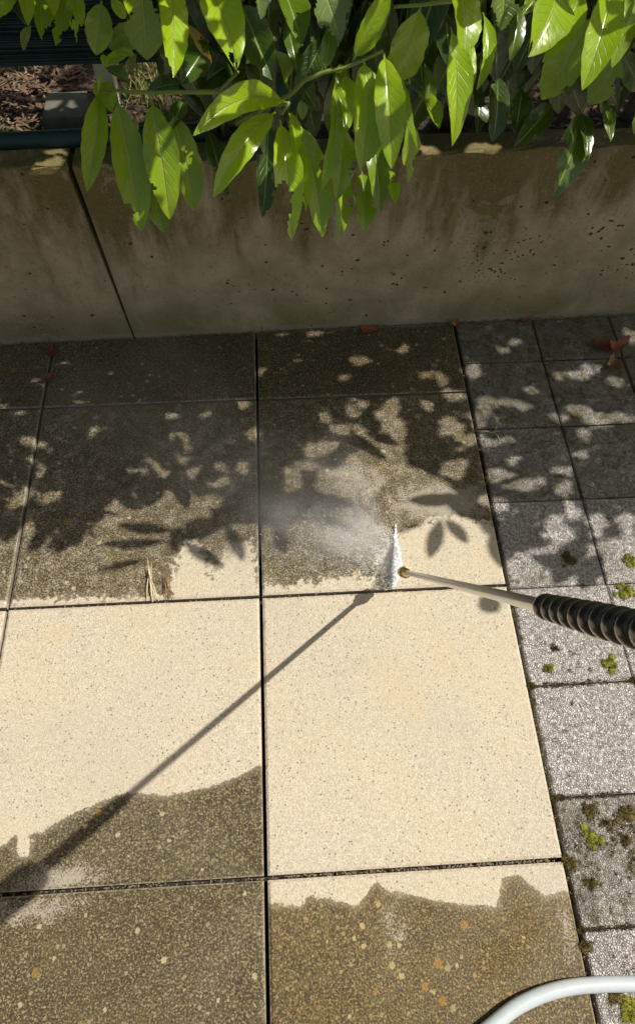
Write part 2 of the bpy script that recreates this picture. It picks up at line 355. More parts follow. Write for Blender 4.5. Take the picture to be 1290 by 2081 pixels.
def slab(name, x0, x1, y0, y1, mat, fld, res=.0075, top=0., ch=.004, chz=.0022, back=None, thick=.028, jig=True):
    cx, cy = (x0+x1)/2, (y0+y1)/2
    xs = np.concatenate([[x0, x0, x0+ch], np.linspace(x0+ch, x1-ch, max(3, int((x1-x0)/res)))[1:-1], [x1-ch, x1, x1]])
    ys = np.concatenate([[y0, y0, y0+ch], np.linspace(y0+ch, y1-ch, max(3, int((y1-y0)/res)))[1:-1], [y1-ch, y1, y1]])
    nx, ny = len(xs), len(ys); X, Y = np.meshgrid(xs, ys)
    Z = np.zeros(X.shape); IX, IY = np.meshgrid(np.arange(nx), np.arange(ny))
    ring = np.minimum(np.minimum(IX, nx-1-IX), np.minimum(IY, ny-1-IY))
    Z[ring == 1] = -chz; Z[ring == 0] = -thick
    if back is not None:
        t = np.clip((Y-y0)/(y1-y0), 0, 1); Y = y0+t*(back(X)-y0)
    # tiny chips and unevenness of the arris
    j = RNG.randn(*X.shape)*.0005; m_ = (ring == 1); Z[m_] -= np.abs(j[m_])*1.2
    tilt = RNG.uniform(-.0012, .0012, 2) if jig else (0, 0)
    Z = Z + top + tilt[0]*(X-cx)/(x1-x0)*2 + tilt[1]*(Y-cy)/(y1-y0)*2
    V = np.stack([X, Y, Z], -1).reshape(-1, 3)
    Fc = [(j*nx+i, j*nx+i+1, (j+1)*nx+i+1, (j+1)*nx+i) for j in range(ny-1) for i in range(nx-1)]
    at = fld(X, Y)
    de = np.minimum(np.minimum(X-x0, x1-X), np.minimum(Y-y0, y1-Y))
    at['edge'] = np.clip(1-de/.009, 0, 1)*.75
    b = MB().add(V, Fc, **{k: np.broadcast_to(v, X.shape).ravel() for k, v in at.items()})
    return b.build(name, mat, smooth=False, loc=(cx, cy, top))
JW = .0034
beige_labels = {
 (0, -2): 'narrow grimy slab strip along the wall foot at the far left edge',
 (0, -1): 'narrow dark grimy slab strip along the wall foot left of the central joint',
 (0, 0): 'narrow grimy slab strip along the wall foot right of the central joint',
 (1, -2): 'grimy shaded slab cut by the left edge, left of the straw tufts slab',
 (1, -1): 'large lichen spotted slab under leaf shadow with dry straw tufts on its front edge',
 (1, 0): 'large half washed slab under the spray nozzle, grimy behind and pale in front',
 (2, -2): 'thin sliver of a pale washed slab at the left edge of the photo',
 (2, -1): 'pale washed slab with a dark uncleaned front corner under the lance shadow',
 (2, 0): 'fully washed pale sandy slab right of the central joint, spotless across its whole face',
 (3, -1): 'fully uncleaned brown slab at the bottom left, front of the photo',
 (3, 0): 'brown slab at the bottom right with a washed scalloped strip along its back edge',
}
ROWY = {0: (1.0, 1.21), 1: (.5, 1.0), 2: (0., .5), 3: (-.5, 0.)}
for (r, c), lab in beige_labels.items():
    y0, y1 = ROWY[r]; x0, x1 = c*S, (c+1)*S
    g = JW*.6 if r == 0 else JW
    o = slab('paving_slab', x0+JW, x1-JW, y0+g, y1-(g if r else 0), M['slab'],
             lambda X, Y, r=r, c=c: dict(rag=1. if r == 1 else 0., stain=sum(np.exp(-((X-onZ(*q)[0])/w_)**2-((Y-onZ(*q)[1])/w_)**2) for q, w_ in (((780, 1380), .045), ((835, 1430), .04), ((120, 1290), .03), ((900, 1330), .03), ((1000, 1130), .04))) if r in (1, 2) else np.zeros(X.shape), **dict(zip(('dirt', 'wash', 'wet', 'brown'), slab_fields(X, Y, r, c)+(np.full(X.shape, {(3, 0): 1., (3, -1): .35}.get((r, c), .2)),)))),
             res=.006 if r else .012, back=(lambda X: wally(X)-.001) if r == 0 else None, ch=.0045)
    tag(o, lab, 'paving slab', 'large beige concrete slabs of the terrace')
# ------------------------------------------------------------------ grey pebble pavers
GX0 = .5035; GP = .1985
gy = [1.089, .8895, .6935, .4915, .2925, .0955, -.1025, -.3]
names = ['row touching the wall', 'second row from the wall', 'third row from the wall', 'fourth row from the wall, in leaf shadow', 'fifth row from the wall, under the black ribbed grip', 'clean even', 'mossiest', 'front']
glab = {
 (0, 0): 'small dark shaded pebble paver touching the wall foot, next to the beige strip',
 (0, 1): 'small dark shaded pebble paver touching the wall foot, second from the beige strip',
 (0, 2): 'small dark pebble paver touching the wall at the right edge behind the red dead leaves',
 (1, 0): 'shaded pebble paver in second row from the wall, sunlit flecks along its beige side',
 (1, 1): 'shaded pebble paver in second row from the wall, leaf pile on its back corner',
 (1, 2): 'dark shaded pebble paver at the right edge in the second row from the wall',
 (2, 0): 'dark shaded pebble paver with the brown leaf sliver standing on its left joint',
 (2, 1): 'dark shaded pebble paver at the right edge in the third row from the wall',
 (3, 0): 'half sunlit glistening pebble paver just behind the chrome lance tube',
 (3, 1): 'sunlit pebble paver at the right edge carrying two bright yellow green moss cushions',
 (4, 0): 'pale pebble paver partly hidden under the start of the ribbed grip, small moss tufts',
 (4, 1): 'pebble paver at the right edge mostly hidden under the black ribbed grip',
 (5, 0): 'clean even grey pebble paver without moss, in front of the black ribbed grip',
 (6, 0): 'mossiest pebble paver, dotted with green and brown tufts, beside the washed slab front corner',
 (7, 0): 'grimy pebble paver at the bottom right edge, crossed by the grey hose',
}
for (r, c), lab in glab.items():
    y1 = 1.215 if r == 0 else gy[r-1]; y0 = gy[r]
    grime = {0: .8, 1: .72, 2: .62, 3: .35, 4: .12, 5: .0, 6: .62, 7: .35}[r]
    x0 = GX0+c*GP
    o = slab('pebble_paver', x0+.0016, x0+GP-.0012, y0+.0013, y1-.0013, M['pebble'], lambda X, Y, g_=grime: dict(grime=np.full(X.shape, g_)),
             res=.02, ch=.003, chz=.0025, top=-.002, back=(lambda X: wally(X)-.001) if r == 0 else None)
    tag(o, lab, 'paver', 'small grey pebble pavers beside the beige slabs')
# the rest of the terrace beyond the frame, one sheet of the same slabs
b = MB()
def plain(x0, x1, y0, y1):
    e = .003; b.box((x0+e, y0+e, -.028), (x1-e, y1-e, -.001), dirt=.06, wash=0., wet=.3, edge=0.)
for cx in range(-8, 9):
    for cy in range(-6, 3):
        if cy == 2 or cx >= 1: continue
        if (cx in (-1, 0) and cy >= -1) or (cx == -2 and cy >= 0): continue
        plain(cx*S, cx*S+S, cy*S, cy*S+S)
for cx in range(-8, -2): plain(cx*S, cx*S+S, 1.0, wally(cx*S)-.004)
tag(b.build('terrace', M['slab'], smooth=False), kind='structure')
b = MB()
for c in range(0, 18):
    for r in range(0, 22):
        if (r, c) in glab: continue
        y1 = wally(GX0+c*GP) if r == 0 else (gy[r-1] if r < 9 else -.3-(r-8)*GP); y0 = gy[r] if r < 8 else -.3-(r-7)*GP
        if r == 8: y1 = -.3
        b.box((GX0+c*GP+.0016, y0+.0013, -.028), (GX0+(c+1)*GP-.0012, y1-.0013, -.004), grime=.4)
tag(b.build('pavement', M['pebble'], smooth=False), kind='structure')
# ------------------------------------------------------------------ retaining wall, two panels
WT = .462
def wall_panel(x0, x1, label, xt0=None, xt1=None):
    nx = max(12, int((x1-x0)/.012)) if x1-x0 < 2.5 else int((x1-x0)/.03); nz = 44
    V = []; xt0 = x0 if xt0 is None else xt0; xt1 = x1 if xt1 is None else xt1
    prof = [(0, z) for z in np.linspace(-.03, WT-.004, nz)]+[(.003, WT-.001), (.008, WT), (.03, WT+.001), (.06, WT), (.066, WT-.006), (.066, .2)]
    for i in range(nx+1):
        t = i/nx
        for (dy, z) in prof:
            k = max(0, min(1, z/WT)); x = (x0+(x1-x0)*t)*(1-k)+(xt0+(xt1-xt0)*t)*k
            a = .0012*math.sin(x*9+z*7)+.0008*math.sin(x*31+z*17)
            top = z > WT-.006
            q = .0022*math.sin(x*47)*math.sin(x*13+1)+random.gauss(0, .0012) if top else 0
            V.append((x, wally(x)+dy+a+(q if dy < .02 else 0), z-(abs(q)*1.2 if top else 0)))
    m_ = len(prof); Fc = [(i*m_+j, (i+1)*m_+j, (i+1)*m_+j+1, i*m_+j+1) for i in range(nx) for j in range(m_-1)]
    Fc += [tuple(range(m_))[::1], tuple(nx*m_+j for j in range(m_))[::-1]]
    o = MB().add(V, Fc).build('retaining_wall', M['wall'], smooth=False, loc=((x0+x1)/2, wally((x0+x1)/2)+.03, 0))
    tag(o, label, 'wall', 'cast concrete retaining wall panels')
wall_panel(-6, -.3045, 'mossy concrete wall panel left of the slanting dark vertical joint', -6, -.332)
wall_panel(-.3000, 6, 'long mossy pitted concrete wall panel right of the vertical joint, under the laurel leaves', -.3195, 6)
# ------------------------------------------------------------------ planted strip behind the wall
V = []; nx, ny = 130, 24
for j in range(ny+1):
    for i in range(nx+1):
        x = -2.6+5.2*i/nx; y = 1.272+1.1*j/ny
        mound = .05*math.exp(-((x+.62)/.12)**2-((y-1.5)/.10)**2)
        V.append((x, y+WALLM*x, .425+.012*math.sin(x*23+y*11)+random.uniform(-.008, .008)+mound))
tag(MB().add(V, [(j*(nx+1)+i, j*(nx+1)+i+1, (j+1)*(nx+1)+i+1, (j+1)*(nx+1)+i) for j in range(ny) for i in range(nx)]).build('soil', M['soil'], smooth=False), kind='structure')
V = [(-40, 1.272, .0), (40, 1.272, .0), (40, 40, .40), (-40, 40, .40), (-40, 2.3, .40), (40, 2.3, .40), (-40, 1.35, .40), (40, 1.35, .40)]
tag(MB().add([(-40, 1.35, .395), (40, 1.35, .395), (40, 60, .395), (-40, 60, .395)], [(0, 1, 2, 3)]).build('garden_ground', M['soil'], smooth=False), kind='structure')
b1 = MB()
def chip(b, p, L, wd, yaw, pitch, **at):
    d = np.array([math.cos(yaw)*math.cos(pitch), math.sin(yaw)*math.cos(pitch), math.sin(pitch)])
    s = np.cross(d, [0, 0, 1.]); s /= np.linalg.norm(s)+1e-9; n = np.cross(s, d)
    p = np.array(p)
    V = [p-d*L/2, p-s*wd/2+n*wd*.2, p+d*L/2, p+s*wd/2+n*wd*.2, p-n*wd*.3]
    b.add(V, [(0, 1, 3), (1, 2, 3), (0, 4, 1), (1, 4, 2), (2, 4, 3), (3, 4, 0)], **at)
for i in range(3400):
    if i < 2600: x = random.gauss(-.60, .13); y = random.uniform(1.30, 1.75)
    else: x = random.uniform(-.8, 1.5); y = random.uniform(1.29, 1.8)
    mound = .05*math.exp(-((x+.62)/.12)**2-((y-1.5)/.10)**2)
    chip(b1, (x, y+WALLM*x, .437+mound+random.uniform(0, .012)), random.uniform(.006, .035), random.uniform(.0015, .007), random.uniform(0, PI), random.uniform(-.5, .7))
tag(b1.build('mulch', M['straws'], smooth=False), 'pale dry straw and twig litter on the soil behind the wall', 'mulch', kind='stuff')
b1 = MB()
for i in range(2400):
    x = random.gauss(-.60, .16) if i < 1100 else random.uniform(-.8, 1.5); y = random.uniform(1.30, 1.75)
    mound = .05*math.exp(-((x+.62)/.12)**2-((y-1.5)/.10)**2)
    chip(b1, (x, y+WALLM*x, .438+mound+random.uniform(0, .01)), random.uniform(.01, .03), random.uniform(.006, .016), random.uniform(0, PI), random.uniform(-.5, .5))
tag(b1.build('leaf_litter', M['litter'], smooth=False), 'brown fallen leaf litter on the soil behind the wall', 'leaf litter', kind='stuff')
def grassblades(b, cx, cy, cz, n, rad, h, lean=(0, 0), wd=.0012):
    for i in range(n):
        a = random.uniform(0, 2*PI); r = rad*math.sqrt(random.random()); p = np.array([cx+r*math.cos(a), cy+r*math.sin(a), cz])
        hh = h*random.uniform(.5, 1.1); lx, ly = lean[0]+random.gauss(0, .35), lean[1]+random.gauss(0, .35)
        s = np.array([math.cos(a+1), math.sin(a+1), 0])*wd
        q = [p+np.array([lx*hh*t*t, ly*hh*t*t, hh*t*(1-.25*t)]) for t in (0, .35, .7, 1)]
        V = [q[0]-s, q[0]+s, q[1]-s, q[1]+s, q[2]-s*.7, q[2]+s*.7, q[3]]
        b.add(V, [(0, 1, 3, 2), (2, 3, 5, 4), (4, 5, 6)])
M['grass'] = simple('strip_grass', (.22, .26, .05), .6, nscale=40, namp=.5)
b1 = MB()
for i in range(46): grassblades(b1, random.uniform(-.24, .0), random.uniform(1.33, 1.6), .43, 9, .03, random.uniform(.04, .10))
for i in range(14): grassblades(b1, random.uniform(-.56, -.42), random.uniform(1.30, 1.4), .43, 6, .02, .035)
tag(b1.build('grass', M['grass'], smooth=False), 'tufts of yellowing grass behind the wall left of the laurel', 'grass', kind='stuff')
# green pipe lying on the wall's back edge
pts = [(x, 1.293+WALLM*x+.004*math.sin(x*4), .470+.004*math.sin(x*3+1)) for x in np.linspace(-1.6, -.06, 40)]
b = MB(); b.tube(pts, .0165, 14)
tag(b.build('green_pipe', M['rail']), 'dark teal plastic pipe lying along the back of the wall top', 'pipe')
# screen fence + post + block
t = thing('privacy_fence', (-.2, 1.43, .42), 'dark blue green ribbed plastic screen fence behind the laurel at top left', 'fence')
b = MB()
nz_ = 60
for k in range(4):
    z0 = .535+k*.19; x0, x1 = -1.7, 1.9
    V = []; zs = np.linspace(z0, z0+.186, nz_)
    for x in (x0, x1):
        for z in zs: V.append((x, 1.425+WALLM*x+.0016*math.sin((z)*2*PI/.0088), z))
    V += [(x1, 1.434+WALLM*x1, zs[-1]), (x1, 1.434+WALLM*x1, zs[0]), (x0, 1.434+WALLM*x0, zs[-1]), (x0, 1.434+WALLM*x0, zs[0])]
    Fc = [(j, nz_+j, nz_+j+1, j+1) for j in range(nz_-1)]+[(2*nz_+2, 2*nz_, 2*nz_+1, 2*nz_+3), (nz_-1, 2*nz_-1, 2*nz_, 2*nz_+2), (0, 2*nz_+3, 2*nz_+1, nz_)]
    b.add(V, Fc)
b.build('screen', M['fence'], t, smooth=False)
for x in (-.272, 1.2, -1.5):
    b = MB(); b.box((x-.017, 1.450+WALLM*x, .40), (x+.017, 1.484+WALLM*x, 1.34)); b.build('post', M['post'], t, smooth=False)
b = MB(); bm = bmesh.new(); bmesh.ops.create_cube(bm, size=1)
bmesh.ops.bevel(bm, geom=bm.edges[:], offset=.03, segments=2, profile=.7, affect='EDGES')
for v in bm.verts: v.co = Vector((v.co.x*.080, v.co.y*.085, v.co.z*.05)) + Vector((random.gauss(0, .0008),)*3)
bm.verts.index_update()
b.add([tuple(v.co+Vector((-.350, 1.385, .452))) for v in bm.verts], [tuple(v.index for v in f.verts) for f in bm.faces]); bm.free()
tag(b.build('concrete_block', M['block'], smooth=False, loc=(-.350, 1.385, .425)), 'small grey concrete block on the soil behind the wall, left of the pale fence post', 'block')

# ------------------------------------------------------------------ laurel hedge
def leafgeo(b, base, tip, wd, nrm, fold=.25, bow=.06, bites=(), tint=.7, nt_=22, na=8, roll=0., side=0., droop=None):
    base, tip = np.array(base, float), np.array(tip, float); a = tip-base; L = np.linalg.norm(a); a = a/L
    n = np.array(nrm, float); n -= a*np.dot(a, n); n /= np.linalg.norm(n)+1e-9
    if roll: s0 = np.cross(a, n); n = n*math.cos(roll)+s0*math.sin(roll)
    s = np.cross(a, n)
    T = np.linspace(0, 1, nt_+1); A = np.linspace(-1, 1, na+1)
    V = []; UV = []
    ph = random.uniform(0, 6); wob = random.uniform(.4, 1.)
    for t in T:
        q = max(0., (t-.055)/.945)
        pw = (math.sin(PI*q**.90)**.66 if 0 < q < 1 else 0.)*(1.0-.06*q)
        if q > .88: pw *= .75+.25*(1-q)/.12
        half = max(.0011 if t < .1 else .0004, .5*wd*pw*(1+.03*math.sin(t*37+ph)))
        c = base+a*L*t+n*(bow*L*4*t*(1-t))+s*(side*L*4*t*(1-t))
        for v in A:
            e = abs(v)
            und = .10*wd*math.sin(t*11*wob+ph+(2 if v > 0 else 0))*e*e
            V.append(c+s*half*v*math.cos(fold)+n*(half*e*math.sin(fold)+und*(pw)))
            UV.append((t, v))
    Fc = []
    for i in range(nt_):
        for j in range(na):
            tm = (T[i]+T[i+1])/2; vm = (A[j]+A[j+1])/2; cut = False
            for (bt, bv, br) in bites:
                if ((tm-bt)*L)**2+((vm-bv)*wd*.5)**2 < (br*(1+.25*math.sin(9*math.atan2(tm-bt, (vm-bv)*.3))))**2: cut = True
            if not cut: Fc.append((i*(na+1)+j, i*(na+1)+j+1, (i+1)*(na+1)+j+1, (i+1)*(na+1)+j))
    b.add(V, Fc, UV, tint=tint)
    return np.array(V)
hedge = thing('laurel_hedge', (.35, 1.36, .42), 'glossy green cherry laurel hedge hanging over the concrete wall', 'hedge')
allfront = []
def sprig(stempts, leaves, Y, r=.0022):
    """stempts in photo coords + depth; leaves: (bu,bv,tu,tv,width_px,tint,dY_base,dY_tip,opts)"""
    P = [onY(u, v, Y+(dy[0] if dy else 0.)) for u, v, *dy in stempts]
    loc = P[0]
    st = MB(); sm = []
    for i in range(len(P)-1):
        for k in range(5): sm.append(P[i]*(1-k/5)+P[i+1]*(k/5))
    sm.append(P[-1]); st.tube(sm, np.linspace(r*1.4, r*.8, len(sm)), 8)
    br = st.build('branch', M['stem'], hedge, loc=loc)
    lb = MB()
    for lf in leaves:
        bu, bv, tu, tv, wp, tint, yb, yt = lf[:8]; o = lf[8] if len(lf) > 8 else {}
        B = onY(bu, bv, Y+yb); T_ = onY(tu, tv, Y+yt-(.05 if tv > bv+60 and tint < 1.3 else 0)); mid = (B+T_)/2
        wd = wp/F*np.linalg.norm(mid-CAM)*.90
        view = (CAM-mid)/np.linalg.norm(CAM-mid)
        n = np.array([.34, -.45, .72])+view*.25+np.array([random.gauss(0, .15) for _ in range(3)])
        o = dict(o); f = o.pop('fold', random.uniform(.2, .4))+.12; bw = o.pop('bow', random.uniform(.03, .09))
        nb = o.pop('nb', 0); bites = list(o.pop('bites', ()))
        L_ = np.linalg.norm(T_-B)
        for q in range(nb): bites.append((random.uniform(.3, 1.0), random.choice((-1, 1))*random.uniform(.75, 1.05), random.uniform(.003, .009)))
        allfront.append(leafgeo(lb, B, T_, wd, n, f, bw, bites, tint, 34, 12, **o))
    lb.build('leaves', M['leaf'], br, loc=loc)
# left drooping sprig
sprig([(445, 187, .02), (380, 187), (310, 188), (255, 186), (205, 180)], [
    (203, 183, 178, 389, 54, .75, 0, -.03, dict(fold=.4, side=-.03)), (237, 197, 288, 470, 74, .70, 0, -.03, dict(fold=.2, nb=1)),
    (308, 200, 345, 446, 74, .70, 0, -.03, dict(nb=1)), (348, 225, 395, 430, 66, .62, .02, 0, dict(fold=.15)), (290, 320, 333, 473, 62, .60, .04, .02, dict(nb=2, fold=.1)),
    (205, 165, 228, 228, 44, 1.0, .03, .02, {}), (375, 200, 350, 262, 34, .15, .05, .05, {}), (275, 235, 262, 285, 24, .3, .04, .05, {})], .86)
# central sprig, lower node
sprig([(505, 262, .12), (535, 215, .06), (587, 210), (572, 232)], [
    (582, 208, 392, 276, 62, .85, 0, -.05, dict(fold=.35, side=.10)), (560, 228, 434, 402, 58, .85, 0, -.05, dict(fold=.3, side=.06)),
    (569, 243, 592, 488, 64, .95, -.02, -.08, dict(fold=.22, bites=[(.62, .35, .010), (.70, .55, .012), (.76, .3, .007), (.8, .9, .012), (.66, .95, .010), (.88, .8, .006)])),
    (588, 230, 622, 430, 38, .95, -.01, -.05, dict(fold=.5, nb=2)), (608, 248, 655, 482, 70, .65, .02, -.02, dict(nb=3)),
    (592, 230, 606, 306, 24, .95, -.02, -.04, {}), (545, 243, 533, 442, 58, .05, .10, .08, dict(nb=4)), (610, 203, 614, 244, 24, 1.6, .04, .03, {})], .78)
sprig([(480, 250, .16), (590, 192, .03), (620, 162), (660, 146), (700, 138), (740, 121), (778, 103)], [
    (682, 152, 652, 388, 46, .8, .0, -.04, dict(fold=.45, side=-.04)), (692, 250, 683, 407, 66, .62, .02, .0, dict(nb=1)),
    (738, 121, 733, 350, 78, .75, -.02, -.06, dict(fold=.2, side=-.03, bites=[(.97, -.6, .008), (.93, -1, .006)])),
    (780, 108, 795, 343, 66, .80, -.03, -.07, dict(fold=.28, bow=.09)), (790, 104, 848, 306, 30, .8, -.01, -.02, dict(fold=.6, side=.07)),
    (718, 121, 790, -22, 54, .9, 0, .03, dict(fold=.45)), (661, 140, 672, 50, 32, .4, 0, .03, {}), (702, 150, 702, 272, 42, .9, .02, .0, {}),
    (700, 345, 690, 482, 40, .75, .04, .02, dict(nb=3)), (735, 348, 741, 470, 60, .65, .04, .02, dict(nb=3)), (757, 268, 772, 434, 52, .45, .05, .02, dict(fold=.3, nb=2)),
    (788, 345, 802, 415, 34, .95, .03, .02, dict(nb=1)), (690, 130, 700, 200, 30, .4, .05, .05, {})], .80)
sprig([(1010, -20, .05), (940, 0), (900, 4), (855, 10), (800, 14)], [
    (855, 10, 790, 172, 80, 1.3, .02, .04, dict(fold=.12)), (930, -45, 940, 116, 78, .75, -.05, -.07, dict(bites=[(.97, .1, .007)], fold=.2)),
    (915, 55, 918, 297, 62, .85, -.02, -.05, dict(fold=.3, bow=.08)), (980, 25, 968, 183, 32, .8, -.0, -.02, dict(fold=.4, side=-.08)),
    (955, 80, 952, 192, 24, 1., .01, .0, {}), (850, 185, 892, 262, 46, .6, .08, .06, dict(fold=.5)), (825, 225, 828, 372, 46, 1.4, .12, .10, dict(nb=6)),
    (862, 130, 870, 230, 30, .3, .1, .1, {}), (840, 90, 815, 190, 40, .1, .15, .14, {})], .84)
# upper left leaves, hanging from above the frame
sprig([(520, -120, .08), (420, -70), (350, -45), (280, -40), (240, -48), (60, -60)], [
    (285, -45, 300, 122, 82, 1.6, .03, .0, dict(nb=4, fold=.1)), (347, -45, 352, 158, 60, .95, -.03, -.08, dict(fold=.2, bites=[(.96, .6, .006), (.9, .9, .005)])),
    (402, -40, 480, 143, 78, .85, -.02, -.07, dict(fold=.2, side=-.05, bites=[(.9, .2, .006), (.97, .5, .007), (.98, -.3, .006)])),
    (207, 2, 196, 112, 50, 1.5, .06, .04, dict(fold=.08)), (290, 58, 222, 98, 46, 1.6, .08, .07, dict(fold=.15)), (350, 30, 352, 150, 30, 2.5, .0, -.03, dict(nb=2)),
    (225, -2, 255, 38, 24, .95, 0, 0, {}), (250, -40, 262, 30, 30, .9, 0, 0, {}), (375, 45, 430, 128, 22, 2.9, .03, .02, dict(nb=3)), (278, 110, 262, 148, 20, 2.5, .05, .05, {}),
    (275, 98, 208, 132, 20, .95, .05, .05, {}), (215, 138, 264, 168, 34, .25, .05, .05, {}), (232, 105, 275, 112, 18, .9, .05, .04, {}), (210, 110, 214, 138, 18, 1.1, .05, .04, {}),
    (212, 138, 200, 190, 8, .9, .04, .04, {})], .80, .003)
sprig([(190, -90, .05), (150, -40), (75, -35), (20, -40), (-50, -30)], [
    (28, -25, -14, 45, 36, .95, 0, 0, {}), (36, -35, 58, 52, 36, .9, 0, -.02, {}), (80, -30, 86, 82, 42, .55, .02, .01, dict(nb=1)), (135, -30, 114, 93, 40, .6, .03, .02, dict(nb=3)),
    (152, -25, 156, 88, 34, .9, .02, .01, dict(nb=4)), (64, 52, 48, 102, 20, .5, .03, .03, {}), (95, -50, 110, 32, 30, .9, 0, 0, {}), (10, -50, 30, 10, 30, .6, .02, 0, {})], .84)
# top middle
sprig([(700, -130, .12), (640, -60), (560, -55), (500, -50)], [
    (645, -50, 692, 84, 78, 1.8, -.02, -.05, dict(nb=6, fold=.12)), (560, -45, 612, 92, 72, .35, .03, .0, dict(nb=1)), (512, -50, 530, 40, 62, 1.8, .0, -.02, dict(nb=7)),
    (490, 5, 555, 163, 70, .2, .06, .04, dict(nb=1)), (555, 100, 592, 187, 44, 1.5, .10, .10, {}), (583, 50, 604, 152, 44, .25, .09, .09, dict(nb=2)),
    (660, 75, 600, 195, 50, .05, .12, .12, {}), (565, 60, 500, 130, 40, .1, .12, .12, {})], .86, .003)
# right group
sprig([(1300, -140, .1), (1240, -60), (1160, -55), (1050, -60), (1000, -70)], [
    (1022, -60, 1018, 62, 78, 1.7, -.0, -.03, dict(nb=5)), (1052, 10, 1035, 124, 38, .25, .06, .05, {}), (1135, -35, 1072, 116, 88, .75, -.04, -.08, dict(fold=.25, bites=[(.98, .5, .008)])),
    (1185, -25, 1100, 128, 54, .8, -.02, -.04, dict(fold=.5)), (1205, 30, 1100, 203, 74, 1.5, .06, .04, dict(nb=2, fold=.1)), (1243, -35, 1182, 184, 68, .85, -.04, -.09, dict(fold=.25)),
    (1272, -15, 1242, 138, 48, .6, -.01, -.03, {}), (1262, 115, 1196, 213, 54, 1.6, .06, .05, dict(nb=1, fold=.1)), (1298, -35, 1264, 56, 48, .5, -.02, -.04, {}),
    (1302, 145, 1286, 274, 44, 1.4, .05, .04, {}), (1150, -40, 1165, 60, 40, .95, .0, .0, {}), (1225, -60, 1270, 60, 50, .7, .03, .0, {}), (1120, -60, 1060, 30, 50, .5, .05, .03, {})], .88, .003)
# sprigs near the wall, shade put into their darker tints
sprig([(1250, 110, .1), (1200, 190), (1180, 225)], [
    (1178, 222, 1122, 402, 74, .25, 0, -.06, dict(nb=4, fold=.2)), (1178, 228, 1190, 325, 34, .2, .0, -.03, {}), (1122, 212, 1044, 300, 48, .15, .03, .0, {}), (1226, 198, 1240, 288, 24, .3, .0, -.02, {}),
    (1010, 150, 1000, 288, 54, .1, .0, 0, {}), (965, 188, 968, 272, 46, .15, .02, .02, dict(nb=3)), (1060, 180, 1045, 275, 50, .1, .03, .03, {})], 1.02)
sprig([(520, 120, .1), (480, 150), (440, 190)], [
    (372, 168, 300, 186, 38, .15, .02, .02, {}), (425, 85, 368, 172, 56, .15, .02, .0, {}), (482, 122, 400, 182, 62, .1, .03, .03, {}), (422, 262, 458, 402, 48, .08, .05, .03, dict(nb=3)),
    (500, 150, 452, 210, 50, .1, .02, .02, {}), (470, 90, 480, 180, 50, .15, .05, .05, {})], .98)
# backing foliage: leaves filling the hedge behind, its inner shade put into dark tints
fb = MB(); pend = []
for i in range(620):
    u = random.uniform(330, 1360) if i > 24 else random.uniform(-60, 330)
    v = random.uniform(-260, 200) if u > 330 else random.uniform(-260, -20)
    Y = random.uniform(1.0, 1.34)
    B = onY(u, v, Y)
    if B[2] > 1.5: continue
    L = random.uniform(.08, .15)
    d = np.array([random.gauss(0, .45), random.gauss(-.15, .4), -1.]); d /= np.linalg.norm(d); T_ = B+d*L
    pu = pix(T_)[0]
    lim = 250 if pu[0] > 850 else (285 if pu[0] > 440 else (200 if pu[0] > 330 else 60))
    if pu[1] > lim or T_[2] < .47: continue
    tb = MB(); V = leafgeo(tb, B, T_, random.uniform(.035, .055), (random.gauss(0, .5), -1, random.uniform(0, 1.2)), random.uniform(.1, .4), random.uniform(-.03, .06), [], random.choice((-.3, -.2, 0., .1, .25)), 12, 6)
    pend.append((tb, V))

# ---- the crown overhead: leaves cast the leaf shadow seen on the terrace
OFF = np.array([-SUN[0]/SUN[2], -SUN[1]/SUN[2]])
def lift(g_, z): return np.array([g_[0]-OFF[0]*z, g_[1]-OFF[1]*z, z])
DARK = [gpoly([(-700, 560), (1900, 560), (1900, 1085), (1290, 1100), (1235, 1095), (1205, 1112), (1150, 1085), (1120, 1110), (1060, 1125), (1030, 1140), (1005, 1100), (940, 1048), (925, 1005), (900, 975), (837, 954), (813, 933), (818, 906), (800, 885), (735, 880), (729, 922), (702, 933), (698, 954), (650, 952), (642, 990), (662, 1000), (716, 1030), (668, 1041), (718, 1067), (610, 1056), (588, 1070), (586, 1120), (563, 1110), (556, 1066), (525, 1072), (480, 1066), (462, 1075), (440, 1085), (395, 1105), (380, 1100), (356, 1130), (345, 1130), (340, 1095), (342, 1062), (330, 1047), (374, 1022), (409, 1012), (386, 1008), (370, 995), (355, 978), (335, 962), (312, 940), (297, 934), (281, 954), (250, 963), (266, 996), (219, 1023), (225, 1045), (200, 1045), (172, 1060), (185, 1085), (165, 1108), (100, 1125), (50, 1105), (30, 1080), (0, 1098), (-300, 1120), (-700, 1130)])]
